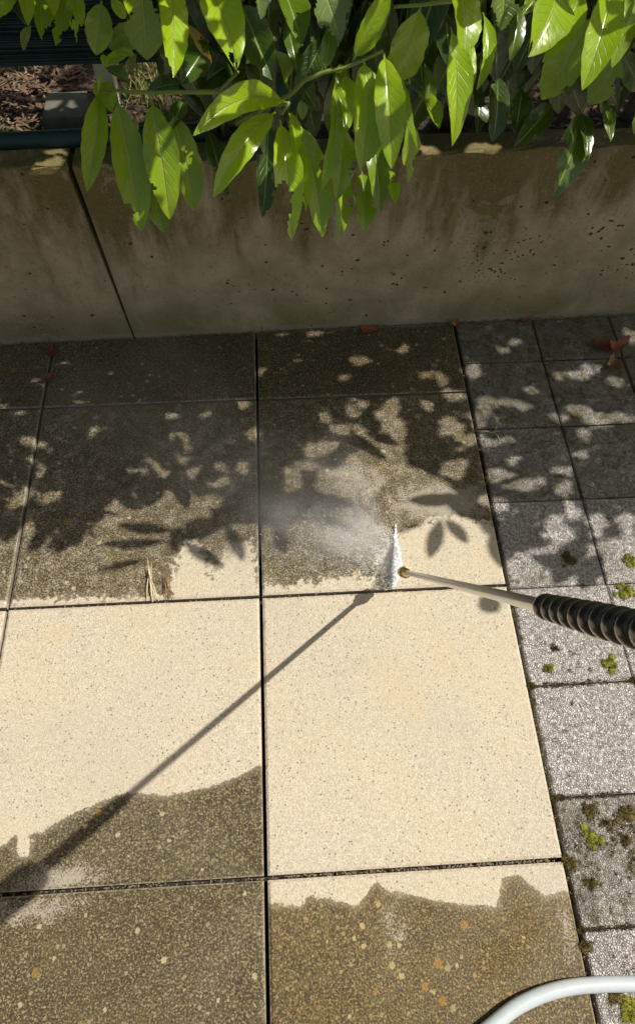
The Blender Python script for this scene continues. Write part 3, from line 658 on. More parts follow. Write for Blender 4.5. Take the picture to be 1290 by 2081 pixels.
FLECKS = [(81, 777, 15, 7), (136, 739, 9, 4), (113, 750, 9, 5), (153, 806, 14, 8), (77, 823, 12, 4), (65, 836, 22, 5), (3, 819, 8, 10), (191, 837, 8, 5), (186, 877, 10, 8), (222, 759, 6, 5), (58, 897, 12, 4), (100, 905, 24, 5), (172, 816, 4, 5), (27, 889, 6, 5),
 (347, 833, 11, 13), (419, 833, 9, 13), (481, 823, 18, 9), (365, 895, 20, 17), (471, 749, 26, 9), (541, 756, 22, 6), (372, 930, 8, 6), (64, 947, 22, 9), (80, 967, 14, 14), (40, 1012, 18, 16), (104, 1009, 20, 8), (516, 883, 7, 9), (64, 1076, 22, 20), (10, 985, 12, 8), (400, 1041, 20, 10), (432, 1022, 20, 7),
 (592, 715, 23, 7), (599, 744, 16, 7), (730, 733, 16, 8), (817, 711, 9, 5), (864, 762, 8, 5), (896, 771, 8, 10), (702, 763, 6, 4), (922, 802, 22, 8), (723, 830, 16, 15), (788, 842, 20, 22), (800, 875, 30, 14), (708, 872, 26, 10), (648, 912, 28, 12), (867, 823, 8, 9), (916, 869, 26, 14), (947, 894, 22, 8), (910, 912, 20, 8), (922, 955, 26, 14), (1008, 1022, 24, 12), (659, 850, 12, 6), (394, 965, 9, 8), (440, 948, 14, 5), (440, 981, 9, 5), (495, 950, 7, 10), (594, 975, 17, 18), (625, 945, 18, 6), (363, 1054, 12, 13), (394, 1041, 14, 12),
 (962, 753, 16, 12), (1047, 694, 7, 6), (1024, 710, 6, 5), (975, 845, 18, 18), (990, 817, 14, 8), (1030, 815, 13, 7), (1060, 826, 12, 4), (1080, 791, 9, 6), (993, 898, 20, 6), (1033, 894, 10, 4), (1042, 936, 12, 6), (1011, 967, 20, 10), (1070, 983, 45, 8), (1143, 955, 14, 5), (1146, 992, 15, 9), (1174, 760, 18, 8), (1204, 749, 16, 8), (1137, 765, 7, 5), (1253, 775, 12, 7), (1183, 836, 20, 12), (1237, 850, 38, 12), (1137, 848, 14, 6), (1192, 882, 8, 9), (1183, 923, 10, 6), (1284, 680, 10, 12), (1164, 1038, 14, 14), (1213, 1065, 12, 24), (1275, 1065, 14, 24), (1130, 1072, 26, 18)]
fl = []
for u, v, a, b_ in FLECKS:
    c = onZ(u, v)[:2]; ex = onZ(u+a, v)[:2]-c; ey = onZ(u, v-b_)[:2]-c
    fl.append((c, np.linalg.norm(ex)+.0005, np.linalg.norm(ey)+.0005))
HI = []   # lit spots above the terrace: (point, radius)
for u, v, z, r in [(40, 180, .46, .05), (50, 230, .45, .05), (90, 190, .46, .04), (30, 270, .43, .03), (255, 180, .50, .025), (262, 225, .45, .025), (100, 336, .462, .022), (115, 305, .462, .012), (978, 300, .462, .018), (956, 308, .462, .008), (882, 306, .462, .009), (862, 301, .462, .007), (1010, 306, .462, .004), (1000, 200, .43, .02), (1270, 205, .43, .03), (340, 200, .43, .03), (400, 190, .43, .03), (300, 200, .44, .02)]:
    HI.append((onZ(u, v, z), r))
def shadow_xy(P, z=0.): return P[:, :2]+OFF[None]*(P[:, 2:3]-z)
def infleck(X, Y, c, a, b_, k=1.):
    ux, uy = (X-c[0])/a, (Y-c[1])/b_; th = np.arctan2(uy, ux); ph = c[0]*91+c[1]*37
    return np.hypot(ux, uy) < k*(.92+.26*np.sin(2*th+ph)+.20*np.sin(3*th+ph*2)+.12*np.sin(5*th+ph*3))
def hits_hi(P):
    for c, r in HI:
        k = shadow_xy(P, c[2])-c[:2]
        if infleck(k[:, 0]+c[0], k[:, 1]+c[1], c, r*1.15, r*.85).any(): return True
    return False
for tb, V in pend:
    if not hits_hi(V): fb.add(tb.v[0], tb.f, tb.uv[0], tint=tb.at['tint'][0])
fb.build('foliage', M['leaf'], hedge)
frontpts = np.concatenate([v[::7] for v in allfront])
def ok_shadow(P, lim=0.0, fr=.5):
    if P[:, 2].min() < .5: return False
    q = shadow_xy(P)
    vis = q[:, 1] < 1.205
    if vis.any():
        dk = inpoly(q[:, 0], q[:, 1], DARK[0])
        if (~dk & vis).mean() > lim: return False
        for c, a, b_ in fl:
            if abs(q[0, 0]-c[0]) < .25 and infleck(q[:, 0], q[:, 1], c, a, b_).any(): return False
    for c, r in HI:
        k = shadow_xy(P, c[2])-c[:2]
        if infleck(k[:, 0]+c[0], k[:, 1]+c[1], c, r*1.15, r*.85).any(): return False
    if fr:
        # keep the sun on the nearest leaves
        c = P.mean(0); d = frontpts-c; tt = d@(-SUN); dd = np.linalg.norm(d+tt[:, None]*SUN, axis=1)
        if ((dd < .035) & (tt > .02)).sum() > 2 and random.random() < fr: return False
    return True
def offscreen(P, top=-6):
    c = (P-CAM) @ RM; z = -c[:, 2]
    uv = pix(P); return bool(((z < .02) | (uv[:, 1] < top) | (uv[:, 0] > W+8) | (uv[:, 0] < -8)).all())
CS = .007; NC = (400, 230); cover = np.zeros(NC, int)      # ground cells
crown = [MB(), MB(), MB()]; ncrown = 0
def cellmask(V, na):
    q = shadow_xy(V); m_ = na+1; ol = np.concatenate([q[0::m_], q[na::m_][::-1]])
    a = np.floor((ol.min(0)-[-1.5, .35])/CS).astype(int); b_ = np.ceil((ol.max(0)-[-1.5, .35])/CS).astype(int)
    a = np.maximum(a, 0); b_ = np.minimum(b_, NC)
    if (b_ <= a).any(): return None
    I, J = np.meshgrid(np.arange(a[0], b_[0]), np.arange(a[1], b_[1]), indexing='ij')
    m = inpoly((I.ravel()+.5)*CS-1.5, (J.ravel()+.5)*CS+.35, [tuple(p) for p in ol])
    return I.ravel()[m], J.ravel()[m]
def try_leaf(B, T_, wd, n, force=False, rnd=True, **kw):
    global ncrown
    if not force:
        B = np.asarray(B); T_ = np.asarray(T_); q_ = np.array([B, B*.75+T_*.25, (B+T_)/2, B*.25+T_*.75, T_])
        if not offscreen(q_) or not ok_shadow(q_, .0, 0): return False
    t = MB(); V = leafgeo(t, B, T_, wd, n, kw.get('fold', .2), kw.get('bow', .03), [], kw.get('tint', .5), 10, 4, side=kw.get('side', 0.))
    if not force:
        if not offscreen(V): return False
        if not ok_shadow(V, 0.03, kw.get('fr', .93)): return False
    cm = cellmask(V, 4)
    if cm is not None and len(cm[0]):
        if rnd and not force and (cover[cm] == 0).mean() < .15 and random.random() < .9: return False
        cover[cm] += 1
    m_ = t; b = crown[ncrown % 3]; b.add(m_.v[0], m_.f, m_.uv[0], tint=kw.get('tint', .5)); ncrown += 1
    return True
# leaves whose shadows stand alone on the washed slabs
EXPL = [((352, 1080), (238, 1067), 26, 1.08), ((340, 1098), (206, 1104), 24, 1.12), ((298, 1138), (196, 1160), 18, 1.12), ((376, 1104), (455, 1152), 28, 1.08), ((460, 1068), (494, 1142), 26, 1.08),
        ((566, 1060), (580, 1128), 26, 1.08), ((300, 944), (384, 1003), 24, 1.08), ((935, 1012), (828, 1016), 34, 1.08), ((866, 1060), (806, 1086), 11, 1.12), ((895, 1055), (872, 1135), 30, 1.08), ((903, 1055), (950, 1105), 26, 1.08),
        ((1000, 1075), (1022, 1155), 36, 1.12), ((1075, 1128), (1240, 1168), 46, 1.12), ((1195, 1085), (1128, 1190), 52, 1.12), ((1225, 1120), (1180, 1200), 40, 1.12), ((975, 1212), (1012, 1244), 40, 1.1), ((708, 876), (787, 935), 28, 1.08), ((740, 878), (812, 905), 26, 1.08), ((610, 1054), (722, 1072), 18, 1.08), ((640, 1008), (722, 1032), 24, 1.08),
        ((100, 1060), (60, 1125), 32, 1.12), ((160, 1060), (110, 1125), 34, 1.12), ((30, 1040), (8, 1105), 34, 1.12), ((985, 1060), (905, 1000), 44, 1.12), ((945, 900), (815, 925), 50, 1.12), ((240, 1000), (175, 1050), 30, 1.12), ((200, 1060), (120, 1100), 26, 1.12)]
for b_, t_, wp, z in EXPL:
    B = lift(onZ(*b_)[:2], z); T_ = lift(onZ(*t_)[:2], z-.02); wd = wp/F*1.45
    try_leaf(B, T_, wd, (.6, .05, .8), force=True, fold=.1, bow=.0, tint=.6, side=.13 if b_ == (300, 944) else random.uniform(-.04, .04))
tries = 0
while tries < 16000 and ncrown < 1300:
    tries += 1
    z = random.uniform(.78, 1.55); gx = random.uniform(-1.1, 1.25); gyy = random.uniform(.5, 1.55)
    if random.random() < .25: gyy = random.uniform(.5, .85)
    if z < 1.0 and gyy < 1.0: z += .3
    B = lift((gx, gyy), z)
    if B[1] > 1.75: continue
    L = random.choice((.05, .07, .09, .11, .13, .14)) if tries < 30000 else random.choice((.03, .04, .05, .07)); d = np.array([random.gauss(0, .7), random.gauss(0, .7)-.2, -.6]); d /= np.linalg.norm(d)
    try_leaf(B, B+d*L, L*random.uniform(.3, .4), (random.gauss(0, .4)+.3, random.gauss(0, .4), 1.), tint=random.choice((.1, .3, .5, .7, .9)))
# close the remaining holes of the dense part of the crown
CI, CJ = np.meshgrid(np.arange(NC[0]), np.arange(NC[1]), indexing='ij'); CX = (CI+.5)*CS-1.5; CY = (CJ+.5)*CS+.35
want = inpoly(CX.ravel(), CY.ravel(), DARK[0]).reshape(CX.shape) & (CX > -1.0) & (CX < 1.15) & (CY < 1.35)
for c, a, b_ in fl: want &= ~infleck(CX, CY, c, a+.003, b_+.003)
for V in allfront:
    cm = cellmask(V, 12)
    if cm is not None: cover[cm] += 1
for sweep in range(4):
    todo = np.argwhere(want & (cover == 0)); RNG.shuffle(todo)
    for (ci, cj) in todo:
        if cover[ci, cj]: continue
        if sweep < 3 and random.random() < .5: continue
        for k_ in range(5):
            z = random.uniform(.95, 1.5); c = lift((CX[ci, cj], CY[ci, cj]), z)
            L = random.choice((.04, .06, .08, .11)) if sweep < 3 else random.choice((.025, .035, .05)); d = np.array([random.gauss(0, 1), random.gauss(0, 1), random.gauss(-.3, .3)]); d /= np.linalg.norm(d)
            if try_leaf(c-d*L/2, c+d*L/2, L*random.uniform(.36, .45), (.6+random.gauss(0, .2), random.gauss(0, .2), .8), rnd=False, tint=random.choice((.1, .3, .5, .7, .9)), bow=.0, fr=.6): break
print('crown leaves', ncrown, 'tries', tries, 'open', (want & (cover == 0)).sum()/want.sum())
for c_ in crown: c_.build('foliage', M['leaf'], hedge)
# stems
def bend(p, q, h, n=14):
    p, q = np.array(p), np.array(q); return [p*(1-t)+q*t+np.array([0, 0, h*4*t*(1-t)]) for t in np.linspace(0, 1, n)]
for x in (.05, .42, .80, 1.2, 1.7):
    b = MB(); b.tube(bend((x, 1.345+WALLM*x, .40), (x+.12, 1.30, 1.25), 0.)+bend((x+.12, 1.30, 1.27), (x+.3, 1.25, 1.75), 0)[1:], np.linspace(.014, .007, 27), 10)
    b.build('trunk', M['bark'], hedge)
for x0, x1, z in ((.1, .35, 1.18), (.5, .75, 1.22), (.85, 1.05, 1.2), (1.25, 1.4, 1.25), (.3, .6, 1.4), (1.0, 1.3, 1.45), (1.6, 1.8, 1.3)):
    b = MB(); b.tube(bend((x0, 1.31, z-.1), (x1, .92, z+.02), .05), np.linspace(.006, .0025, 14), 8); b.build('branch', M['bark'], hedge)

# ------------------------------------------------------------------ pressure washer lance
T0 = np.array([.276, .496, .096]); G0 = np.array([.272, .161, .764]); D = (G0-T0)/np.linalg.norm(G0-T0)
def chrome():
    m = NM('brushed_steel'); P = m.pos()
    m.set(color=m.mix(m.noise(200, 3, vec=P), (.50, .50, .49), (.68, .68, .66)), metal=1., rough=.26); return m.m
M['chrome'] = chrome()
M['brass'] = simple('worn_brass', (.75, .50, .18), .28, 1., nscale=150, namp=.2)
M['black'] = simple('black_rubber', (.009, .009, .010), .2, 0, nscale=300, namp=.3, spec=.7)
lance = thing('pressure_washer_lance', tuple(T0), 'steel pressure washer lance with brass nozzle and black ribbed grip, held over the slabs', 'lance')
def along(s): return T0+D*s
Lt = np.linalg.norm(G0-T0)
b = MB(); b.tube([along(s) for s in np.linspace(.016, Lt+.03, 30)], np.linspace(.0047, .0064, 30), 20); b.build('tube', M['chrome'], lance, loc=tuple(along(.016)))
b = MB(); prof = [(-.0123, .0070), (-.012, .0098), (-.007, .0112), (.002, .0112), (.004, .0086), (.007, .0086), (.009, .0122), (.020, .0122), (.0215, .0090), (.032, .0084), (.038, .0052)]
b.tube([along(s) for s, r in prof], [r for s, r in prof], 8, smooth=0); nz = b.build('nozzle', M['brass'], lance, smooth=False, loc=tuple(along(0)))
b = MB(); b.tube([along(-.013), along(-.009)], [.0030, .0040], 10); b.build('jet_tip', M['chrome'], nz, loc=tuple(along(-.012)))
# ribbed grip: helical ridges
pts, rs = [], []
Lg = .225; pitch = .0185; n_ = 12*18
s_ = 0
for i in range(n_+1):
    s = Lt+Lg*i/n_; k = (s-Lt)/pitch % 1.
    r = .0082+.0028*max(0, math.sin(PI*min(1, k/.80)))**.45 if k < .80 else .0080
    r += .0012*min(1, (s-Lt)/.1)
    if i == 0: r = .008
    pts.append(along(s)); rs.append(r)
b = MB(); b.tube(pts, rs, 28); b.build('grip', M['black'], lance, loc=tuple(along(Lt)))
b = MB(); b.tube([along(Lt+Lg-.004), along(Lt+Lg), along(Lt+Lg+.03), along(Lt+Lg+.10), along(Lt+Lg+.17), along(Lt+Lg+.175)], [.012, .024, .028, .027, .025, .006], 20); hd = b.build('handle', M['black'], lance, loc=tuple(along(Lt+Lg)))
# ------------------------------------------------------------------ spray
def water_mat():
    m = NM('aerated_water'); 
    m.set(color=(.97, .98, 1.), rough=.3, spec=.8)
    tr = m.n('BsdfTransparent'); tl = m.n('BsdfTranslucent', {'Color': (.95, .97, 1.)})
    a = m.n('MixShader', {0: .2, 1: m.b.outputs[0], 2: tl.outputs[0]})
    al = m.attr('dens')
    mx = m.n('MixShader', {0: al, 1: tr.outputs[0], 2: a.outputs[0]}); m.t.links.new(mx.outputs[0], m.out.inputs[0]); return m.m
M['water'] = water_mat()
spray = thing('water_spray', (.27, .56, 0), 'white fan of pressurised water with mist drifting left from the brass nozzle', 'water spray')
A0 = onZ(803, 1083); A1 = onZ(797, 1193); nozz = along(-.011)
b = MB()
for i in range(120):
    f_ = random.random(); f_ = .5+(f_-.5)*(.9+.1*random.random())
    E_ = A0*(1-f_)+A1*f_+np.array([random.gauss(0, .0022), 0, .001]); s0 = random.uniform(.1, .95)**.6; s1 = min(1, s0+random.uniform(.1, .3))
    P0 = nozz*(1-s0)+E_*s0; P1 = nozz*(1-s1)+E_*s1
    b.tube([P0, (P0+P1)/2, P1], [.0002, .0005, .0003], 4, cap=False, dens=random.uniform(.3, .95))
for i in range(1100):      # splash where the fan meets the slab
    f_ = random.random(); E_ = A0*(1-f_)+A1*f_; a = random.uniform(0, 2*PI)
    dr = np.array([math.cos(a), math.sin(a)*.6, random.uniform(.1, 1.2)]); r = abs(random.gauss(0, .011))
    if random.random() < .5: dr = np.array([-abs(random.gauss(1, .3)), random.gauss(.45, .5), random.uniform(.05, .5)]); r = abs(random.gauss(0, .07))
    P0 = E_+dr*r; P1 = P0+dr/np.linalg.norm(dr)*random.uniform(.001, .006)
    b.tube([P0, P1], [.0004, .0003], 4, dens=random.uniform(.3, .9))
b.build('water_jet', M['water'], spray)
def mist_mat(name, dens, fall):
    m = NM(name); m.t.nodes.remove(m.b)
    oc = m.n('TexCoord').outputs['Object']; xyz = m.n('SeparateXYZ', {0: oc}); x, y, z = xyz.outputs
    r = m.math('SQRT', m.math('ADD', m.math('MULTIPLY', y, y), m.math('MULTIPLY', z, z)))
    # local space: x 0..1 along the plume, radius grows with x
    edge = m.ramp(m.math('DIVIDE', r, m.math('MULTIPLY_ADD', x, .46, .085)), 1., .0)
    fx = m.math('POWER', m.math('MAXIMUM', m.math('SUBTRACT', 1., x), 0.), fall)
    st = m.ramp(x, -.06, .03)
    rad = m.n('VectorMath', {0: oc, 1: m.math('ADD', x, .12)}, operation='DIVIDE'); 
    cmb = m.n('CombineXYZ', {0: m.math('ADD', x, .15), 1: m.math('ADD', x, .15), 2: m.math('ADD', x, .15)})
    dv = m.n('VectorMath', {0: oc, 1: cmb.outputs[0]}, operation='DIVIDE').outputs[0]
    nz = m.noise(5.5, 3, .6, vec=dv); nz2 = m.noise(6, 3, vec=oc)
    k = m.math('MULTIPLY', m.ramp(nz, .34, .66, .15, 1.), m.ramp(nz2, .25, .7, .5, 1.))
    d = m.math('MULTIPLY', m.math('MULTIPLY', edge, fx), m.math('MULTIPLY', st, m.math('MULTIPLY', k, dens)))
    pv = m.n('VolumePrincipled', {'Color': (.97, .98, 1.), 'Density': d, 'Anisotropy': .15})
    m.t.links.new(pv.outputs[0], m.out.inputs['Volume']); return m.m
def flake(b, P, dr, L, wd, dens, jit=.3):
    nn = nrm0+np.array([random.gauss(0, jit) for _ in range(3)]); nn /= np.linalg.norm(nn)
    dr = dr-nn*np.dot(dr, nn); dr /= np.linalg.norm(dr)+1e-9; sd = np.cross(dr, nn)*wd
    b.add([P-dr*L/2-sd*.5, P-sd, P+dr*L/2-sd*.4, P+dr*L/2+sd*.4, P+sd, P-dr*L/2+sd*.5], [(0, 1, 2, 3, 4, 5)], dens=dens)
b = MB(); nrm0 = SUN*.7+np.array([-.1, -.35, .35])
for i in range(850):      # the fan: a thin sheet of drops torn along its rays
    f_ = random.random(); E_ = A0*(1-f_)+A1*f_; q = random.uniform(.0, 1.)**.55; P0 = nozz*(1-q)+E_*q+np.array([random.gauss(0, .0006+.0018*q), 0, 0])
    dr = (E_-nozz)/np.linalg.norm(E_-nozz)
    L = random.uniform(.002, .007); wd = random.uniform(.0004, .0010)*(.5+q)
    flake(b, P0, dr, L, wd, random.uniform(.75, 1.))
for i in range(2800):      # foam where it strikes the slab
    f_ = 1-abs(random.gauss(0, .42)); f_ = f_ if f_ > -.15 else .5; E_ = A0*(1-f_)+A1*f_+np.array([random.gauss(0, .0011+.0016*f_ if f_ > 0 else .001), 0, abs(random.gauss(0, .004))+.001]); flake(b, E_, np.array([0, 1., 0]), random.uniform(.002, .006), random.uniform(.0004, .0010), random.uniform(.55, 1.), .2)
for i in range(3000):      # spray thrown off to the left, thinning out
    f_ = random.random(); E_ = A0*(1-f_)+A1*f_; az = random.gauss(2.62, .42); r_ = random.expovariate(1/.10)+.004
    if r_ > .5: continue
    h = abs(random.gauss(0, .16))*r_+.002; P0 = E_+np.array([math.cos(az)*r_, math.sin(az)*r_, h]); dr = P0-E_; dr /= np.linalg.norm(dr)
    flake(b, P0, dr, random.uniform(.001, .006), random.uniform(.00015, .0004), random.uniform(.2, .7))
b.build('droplets', M['water'], spray, smooth=False)
def plume(name, p, q, scale_r, mat):
    p, q = np.array(p), np.array(q); L = np.linalg.norm(q-p)
    V = []; n = 16
    prof = [(-.06, .02), (-.03, .09)]+[(x, .10+.42*x) for x in np.linspace(.05, .9, 8)]+[(1.0, .40), (1.02, .05)]
    for x, r in prof:
        for k in range(n): V.append((x, r*math.cos(2*PI*k/n), r*math.sin(2*PI*k/n)))
    Fc = [(i*n+k, i*n+(k+1) % n, (i+1)*n+(k+1) % n, (i+1)*n+k) for i in range(len(prof)-1) for k in range(n)]+[tuple(range(n))[::-1], tuple((len(prof)-1)*n+k for k in range(n))]
    o = MB().add(V, Fc).build(name, mat, smooth=False)
    rot = Vector(q-p).to_track_quat('X', 'Z').to_matrix().to_4x4()
    o.parent = spray
    o.matrix_local = Matrix.Translation(Vector(p)-Vector(spray.location)) @ rot @ Matrix.Diagonal((L, L, L*scale_r, 1))
    return o
plume('mist', (.254, .560, .010), (-.10, .74, .09), .6, mist_mat('mist_dense', 30., 1.7))
plume('mist', (.256, .585, .010), (.07, .86, .10), .75, mist_mat('mist_side', 34., 1.9))
plume('mist', (.235, .57, .02), (-.42, .98, .16), .5, mist_mat('mist_thin', 3.5, .9))
# ------------------------------------------------------------------ hose
M['hose'] = simple('pale_grey_pvc', (.52, .57, .60), .34, 0, nscale=120, namp=.1)
hp = [(930, 2140), (990, 2092), (1040, 2052), (1080, 2030), (1120, 2015), (1160, 2006), (1200, 2002), (1240, 2000), (1290, 2000), (1350, 2003), (1420, 2012)]
P = [onZ(u, v, .0115) for u, v in hp]; P = [Vector(p) for p in P]
sm = []
for i in range(len(P)-1):
    a, b_, c_, d_ = P[max(0, i-1)], P[i], P[i+1], P[min(len(P)-1, i+2)]
    for k in range(6):
        t = k/6; sm.append(.5*((2*b_)+(c_-a)*t+(2*a-5*b_+4*c_-d_)*t*t+(3*b_-a-3*c_+d_)*t*t*t))
p0 = sm[0]; sm = [Vector((p0.x-.35, p0.y-.5, .0115)), Vector((p0.x-.13, p0.y-.12, .0115))]+sm+[Vector((sm[-1].x+.3, sm[-1].y-.08, .0115)), Vector((sm[-1].x+.7, sm[-1].y-.3, .0115))]
b = MB(); b.tube([tuple(v) for v in sm], .0112, 18)
tag(b.build('garden_hose', M['hose'], loc=tuple(sm[0])), 'pale grey garden hose curving across the slabs at the bottom right', 'hose')
# ------------------------------------------------------------------ small litter
def straw_tuft(u, v0, v1, n, label, spread=.012, mat='straw', dx=0):
    a = onZ(u, v1); c = onZ(u+dx, v0); b = MB()
    for i in range(n):
        p0 = np.array([a[0]+random.gauss(0, spread), a[1]+random.gauss(0, .004), .0015+random.random()*.004])
        t = random.uniform(.55, 1.); p1 = a*(1-t)+c*t+np.array([random.gauss(0, spread*.5), 0, .004+random.random()*.012])
        m_ = (p0+p1)/2+np.array([random.gauss(0, .0012), 0, .004])
        b.tube([p0, (p0+m_)/2+[0, 0, .001], m_, (m_+p1)/2+[0, 0, .001], p1], [.0007, .0009, .0009, .0007, .0004], 5)
    tag(b.build('straw_tuft', M[mat], loc=(a[0], a[1], 0)), label, 'dry straw', 'dry straw tufts on the slab edge')
straw_tuft(308, 1130, 1222, 8, 'pale golden tuft of dry straw on the front edge of the lichen spotted slab', .007, dx=-6)
straw_tuft(345, 1155, 1220, 4, 'thin reddish wisp of dry stalks right of the pale straw tuft', .006, 'brownleaf', dx=-6)
def deadleaf(u, v, size, yaw, label, mat='brownleaf', z=0., lobes=3, curl=.5, stem=True, onwall=False, name='dead_leaf', group='fallen dead leaves'):
    c = onZ(u, v, z); c[1] = min(c[1], wally(c[0])-size*.75); b = MB(); n = 26; V = [(0, 0, .002)]
    for ring in (.5, 1.):
        for k in range(n):
            a = 2*PI*k/n; r = size*ring*(.62+.38*abs(math.cos(lobes*a/2)))*(.8+.3*random.random() if ring == 1 else 1)
            x, y = r*math.cos(a)*1.15, r*math.sin(a)*.75
            V.append((x, y, .003+curl*(y*y+.4*x*x)/size*(1+.4*math.sin(a*3))+random.uniform(0, .1)*size))
    Fc = [(0, 1+k, 1+(k+1) % n) for k in range(n)]+[(1+k, 1+n+k, 1+n+(k+1) % n, 1+(k+1) % n) for k in range(n)]
    V = np.array(V); R_ = np.array([[math.cos(yaw), -math.sin(yaw), 0], [math.sin(yaw), math.cos(yaw), 0], [0, 0, 1]])
    b.add(V @ R_.T + np.array(c), Fc)
    o = b.build(name, M[mat], smooth=True, loc=tuple(c))
    if stem:
        e = np.array(c)+R_ @ np.array([size*.9, 0, .006]); f_ = e+R_ @ np.array([size*.9, size*.2, .006])
        MB().tube([e-R_ @ np.array([size*.5, 0, 0.004]), e, f_], .0009, 6).build('stalk', M['brownleaf'], o, loc=tuple(e))
    tag(o, label, 'dead leaf', group)
deadleaf(918, 640, .018, -1.1, 'curled orange brown dead leaf leaning at the wall foot by the grey paver corner', 'brownleaf', .004, curl=1.)
deadleaf(746, 656, .022, .1, 'flat reddish dead leaf lying at the wall foot behind the half washed slab', 'deadleaf', .0, curl=.3)
deadleaf(1066, 652, .012, .4, 'small dull red dead leaf at the wall foot behind the grey pavers', 'deadleaf')
deadleaf(1222, 705, .030, 2.6, 'dark red brown leaf at the back of the leaf pile on the grey pavers', 'redleaf', curl=.6)
deadleaf(1252, 708, .028, .5, 'crumpled grey brown leaf with a pale stalk on the right of the leaf pile', 'deadleaf', .004, curl=1.1)
deadleaf(1243, 745, .024, 1.4, 'curled orange leaf at the front of the leaf pile on the grey pavers', 'brownleaf', .002, curl=1.2, stem=False)
deadleaf(101, 772, .016, 1.3, 'bright red leaf scrap lying on the joint of the wall strip at the left', 'redleaf', curl=.6, stem=False)
deadleaf(107, 718, .022, 1.7, 'long dull red leaf near the wall foot at the left', 'redleaf', curl=.2, lobes=1)
deadleaf(265, 816, .008, .2, 'tiny red leaf scrap on the joint behind the lichen spotted slab', 'redleaf', stem=False)
deadleaf(212, 818, .008, .2, 'tiny dark red leaf scrap lying left of the other scrap on the back joint', 'redleaf', stem=False)
deadleaf(366, 805, .010, 2.2, 'small curled brown leaf scrap standing on the joint near the central joint', 'deadleaf', curl=1.)
c = onZ(984, 955); b = MB(); leafgeo(b, c+np.array([0, -.008, .002]), c+np.array([.012, .016, .012]), .008, (1, -.5, .8), .3, .05, [], 0, 10, 4)
tag(b.build('dead_leaf', M['brownleaf'], loc=tuple(c)), 'narrow tan leaf sliver stuck in the joint between beige slab and grey paver', 'dead leaf', 'fallen dead leaves')
# moss cushions
def moss(u, v, rpx, label, mat='moss', h=.42, asp=1.):
    c = onZ(u, v, 0); r = rpx/F*1.25; b = MB(); n = int(240*(rpx/18)+90)
    lobes = [(random.gauss(0, .45)*r, random.gauss(0, .45)*r*asp, random.uniform(.22, .55)*r) for _ in range(12)]
    for lx, ly, lr in lobes:
        m_, k_ = 8, 4; V = [(lx, ly, lr*h)]
        for i in range(1, k_+1):
            a = PI/2*i/k_
            for j in range(m_): V.append((lx+lr*math.sin(a)*math.cos(2*PI*j/m_)*random.uniform(.85, 1.1), ly+lr*math.sin(a)*math.sin(2*PI*j/m_)*random.uniform(.85, 1.1), lr*h*math.cos(a)-.001))
        Fc = [(0, 1+j, 1+(j+1) % m_) for j in range(m_)]+[(1+(i-1)*m_+j, 1+i*m_+j, 1+i*m_+(j+1) % m_, 1+(i-1)*m_+(j+1) % m_) for i in range(1, k_) for j in range(m_)]
        b.add(np.array(V)+c, Fc)
    for i in range(n):
        lx, ly, lr = random.choice(lobes); a = random.uniform(0, 2*PI); q = math.acos(random.uniform(.05, 1))
        nv = np.array([math.sin(q)*math.cos(a), math.sin(q)*math.sin(a), math.cos(q)]); p = np.array([lx, ly, 0])+nv*np.array([lr, lr, lr*h])
        s = np.cross(nv, [random.random(), random.random(), random.random()]); s /= np.linalg.norm(s)
        t_ = nv+np.array([random.gauss(0, .4) for _ in range(3)])
        b.add(np.array([p-s*.0007, p+s*.0007, p+t_*random.uniform(.0025, .005)])+c, [(0, 1, 2)])
    tag(b.build('moss_cushion', M[mat], smooth=False, loc=tuple(c)), label, 'moss', 'moss cushions growing on the grey pavers')
for a in [(1277, 1138, 15, 'round yellow green moss cushion at the right edge behind the bigger cushion'), (1270, 1200, 20, 'biggest yellow green moss cushion at the right edge just behind the black ribbed grip', 'moss', .42, 1.7),
          (1245, 1348, 18, 'olive moss cushion just in front of the black ribbed grip'), (1111, 1359, 10, 'small ochre moss tuft near the beige slab corner in front of the grip'),
          (1152, 1136, 17, 'dark moss cushion lying in leaf shadow behind the lance', 'mossb'), (1128, 1318, 7, 'tiny moss speck between the grip and the ochre tuft', 'mossb'),
          (1197, 1642, 15, 'brown green moss cushion at the back left of the mossiest paver', 'mossb'), (1268, 1650, 17, 'olive moss cushion at the back right of the mossiest paver', 'mossb'),
          (1200, 1704, 15, 'brightest green moss cushion in the middle of the mossiest paver'), (1158, 1756, 12, 'brown moss tuft beside the washed slab front corner', 'mossb'),
          (1200, 1795, 10, 'rusty brown moss tuft just right of the scalloped slab', 'mossb'), (1272, 1706, 9, 'reddish brown moss tuft at the right edge of the mossiest paver', 'mossb'),
          (1228, 1672, 7, 'flat brown moss fleck between the green cushions', 'mossb'), (1278, 2052, 20, 'green moss cushion at the bottom right corner below the hose'), (1245, 2022, 13, 'dull green moss patch touching the hose from below', 'mossb'),
          (1192, 1925, 10, 'green moss tuft in the joint beside the brown scalloped slab', 'mossb')]: moss(*a)
mf = MB()
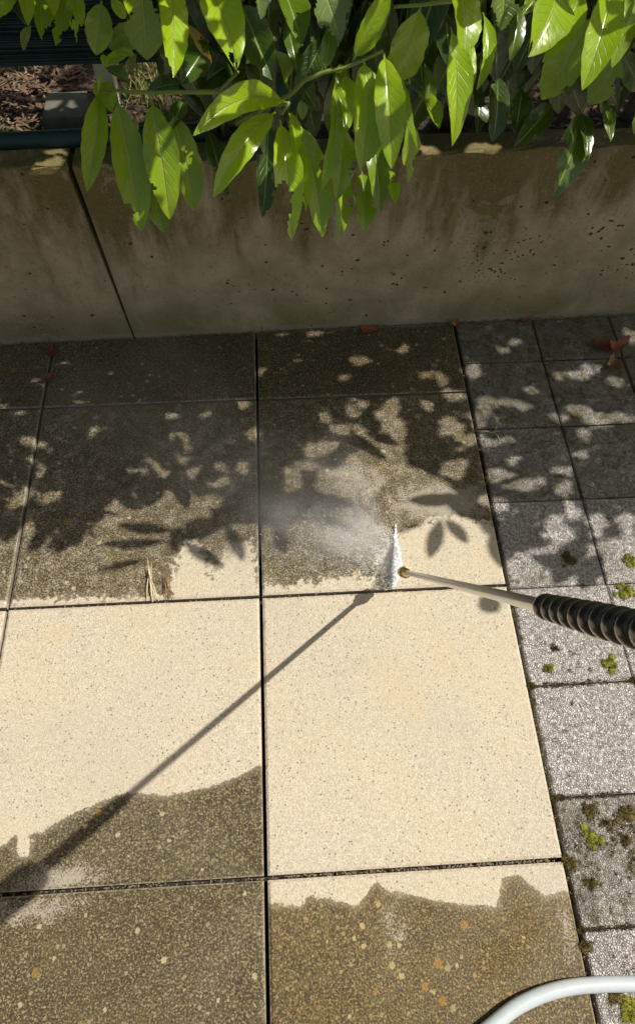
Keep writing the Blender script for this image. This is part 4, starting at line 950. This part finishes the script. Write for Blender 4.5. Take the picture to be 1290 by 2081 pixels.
for i in range(620):
    if i < 240: x, y = random.uniform(GX0+.003, GX0+GP), random.triangular(-.29, .095, .05)
    else: x, y = random.choice((GX0+.001, GX0+GP, GX0+random.random()*GP)), random.choice((.2925, .0955, -.1025, random.uniform(-.3, .9)))
    R0 = random.uniform(.0015, .0055); 
    for k in range(int(14+R0*4000)):
        a = random.uniform(0, 2*PI); q = R0*math.sqrt(random.random())*1.4; p = np.array([x+q*math.cos(a), y+q*math.sin(a), -.002])
        t_ = np.array([random.gauss(0, .6), random.gauss(0, .6), 1.]); sd = np.array([math.cos(a), math.sin(a), 0])*.0009
        mf.add([p-sd, p+sd, p+t_*random.uniform(.0012, .0035)], [(0, 1, 2)])
tag(mf.build('moss_flecks', M['mossb'], smooth=False), 'thin scattering of brown green moss flecks over the near grey pavers and joints', 'moss', kind='stuff')
mf = MB()      # grit and crumbs washed against the wall foot and into the joints
for i in range(1500):
    x = random.uniform(-.9, 1.15); y = wally(x)-.001-abs(random.gauss(0, .006)); chip(mf, (x, y, .001+random.random()*.003), random.uniform(.001, .006), random.uniform(.001, .004), random.uniform(0, PI), random.uniform(-.3, .3))
for i in range(650):
    k = random.random()
    if k < .35: x, y = random.uniform(.01, .49), random.gauss(0, .0012)
    elif k < .5: x, y = random.uniform(-.45, 0), random.gauss(0, .0012)
    elif k < .75: x, y = random.choice((GX0-.002, GX0+GP)), random.uniform(-.3, 1.2)
    elif k < .88: x, y = random.uniform(-.5, .5), .5+random.gauss(0, .0012)
    else: x, y = random.uniform(GX0, 1.0), random.choice(gy)
    chip(mf, (x, y, -.011+random.random()*.005), random.uniform(.002, .008), random.uniform(.0012, .003), random.choice((0., PI/2))+random.gauss(0, .3), random.uniform(-.3, .3))
tag(mf.build('grit', simple('grit_crumbs', (.20, .165, .10), .9, nscale=120, namp=.8), smooth=False), 'ochre grit and crumbs lying in the joints and along the wall foot', 'grit', kind='stuff')
# weed sprig on shaded paver
b = MB(); c = onZ(1004, 880)
for u, v in ((965, 876), (1012, 876), (1010, 862), (1000, 878), (1014, 893)): b.tube([c, (c+onZ(u, v, .006))/2+[0, 0, .004], onZ(u, v, .006)], [.0008, .0008, .0005], 5)
tag(b.build('weed_sprig', M['straw'], loc=tuple(c)), 'thin pale dry grass sprig lying on the shaded grey paver', 'weed')
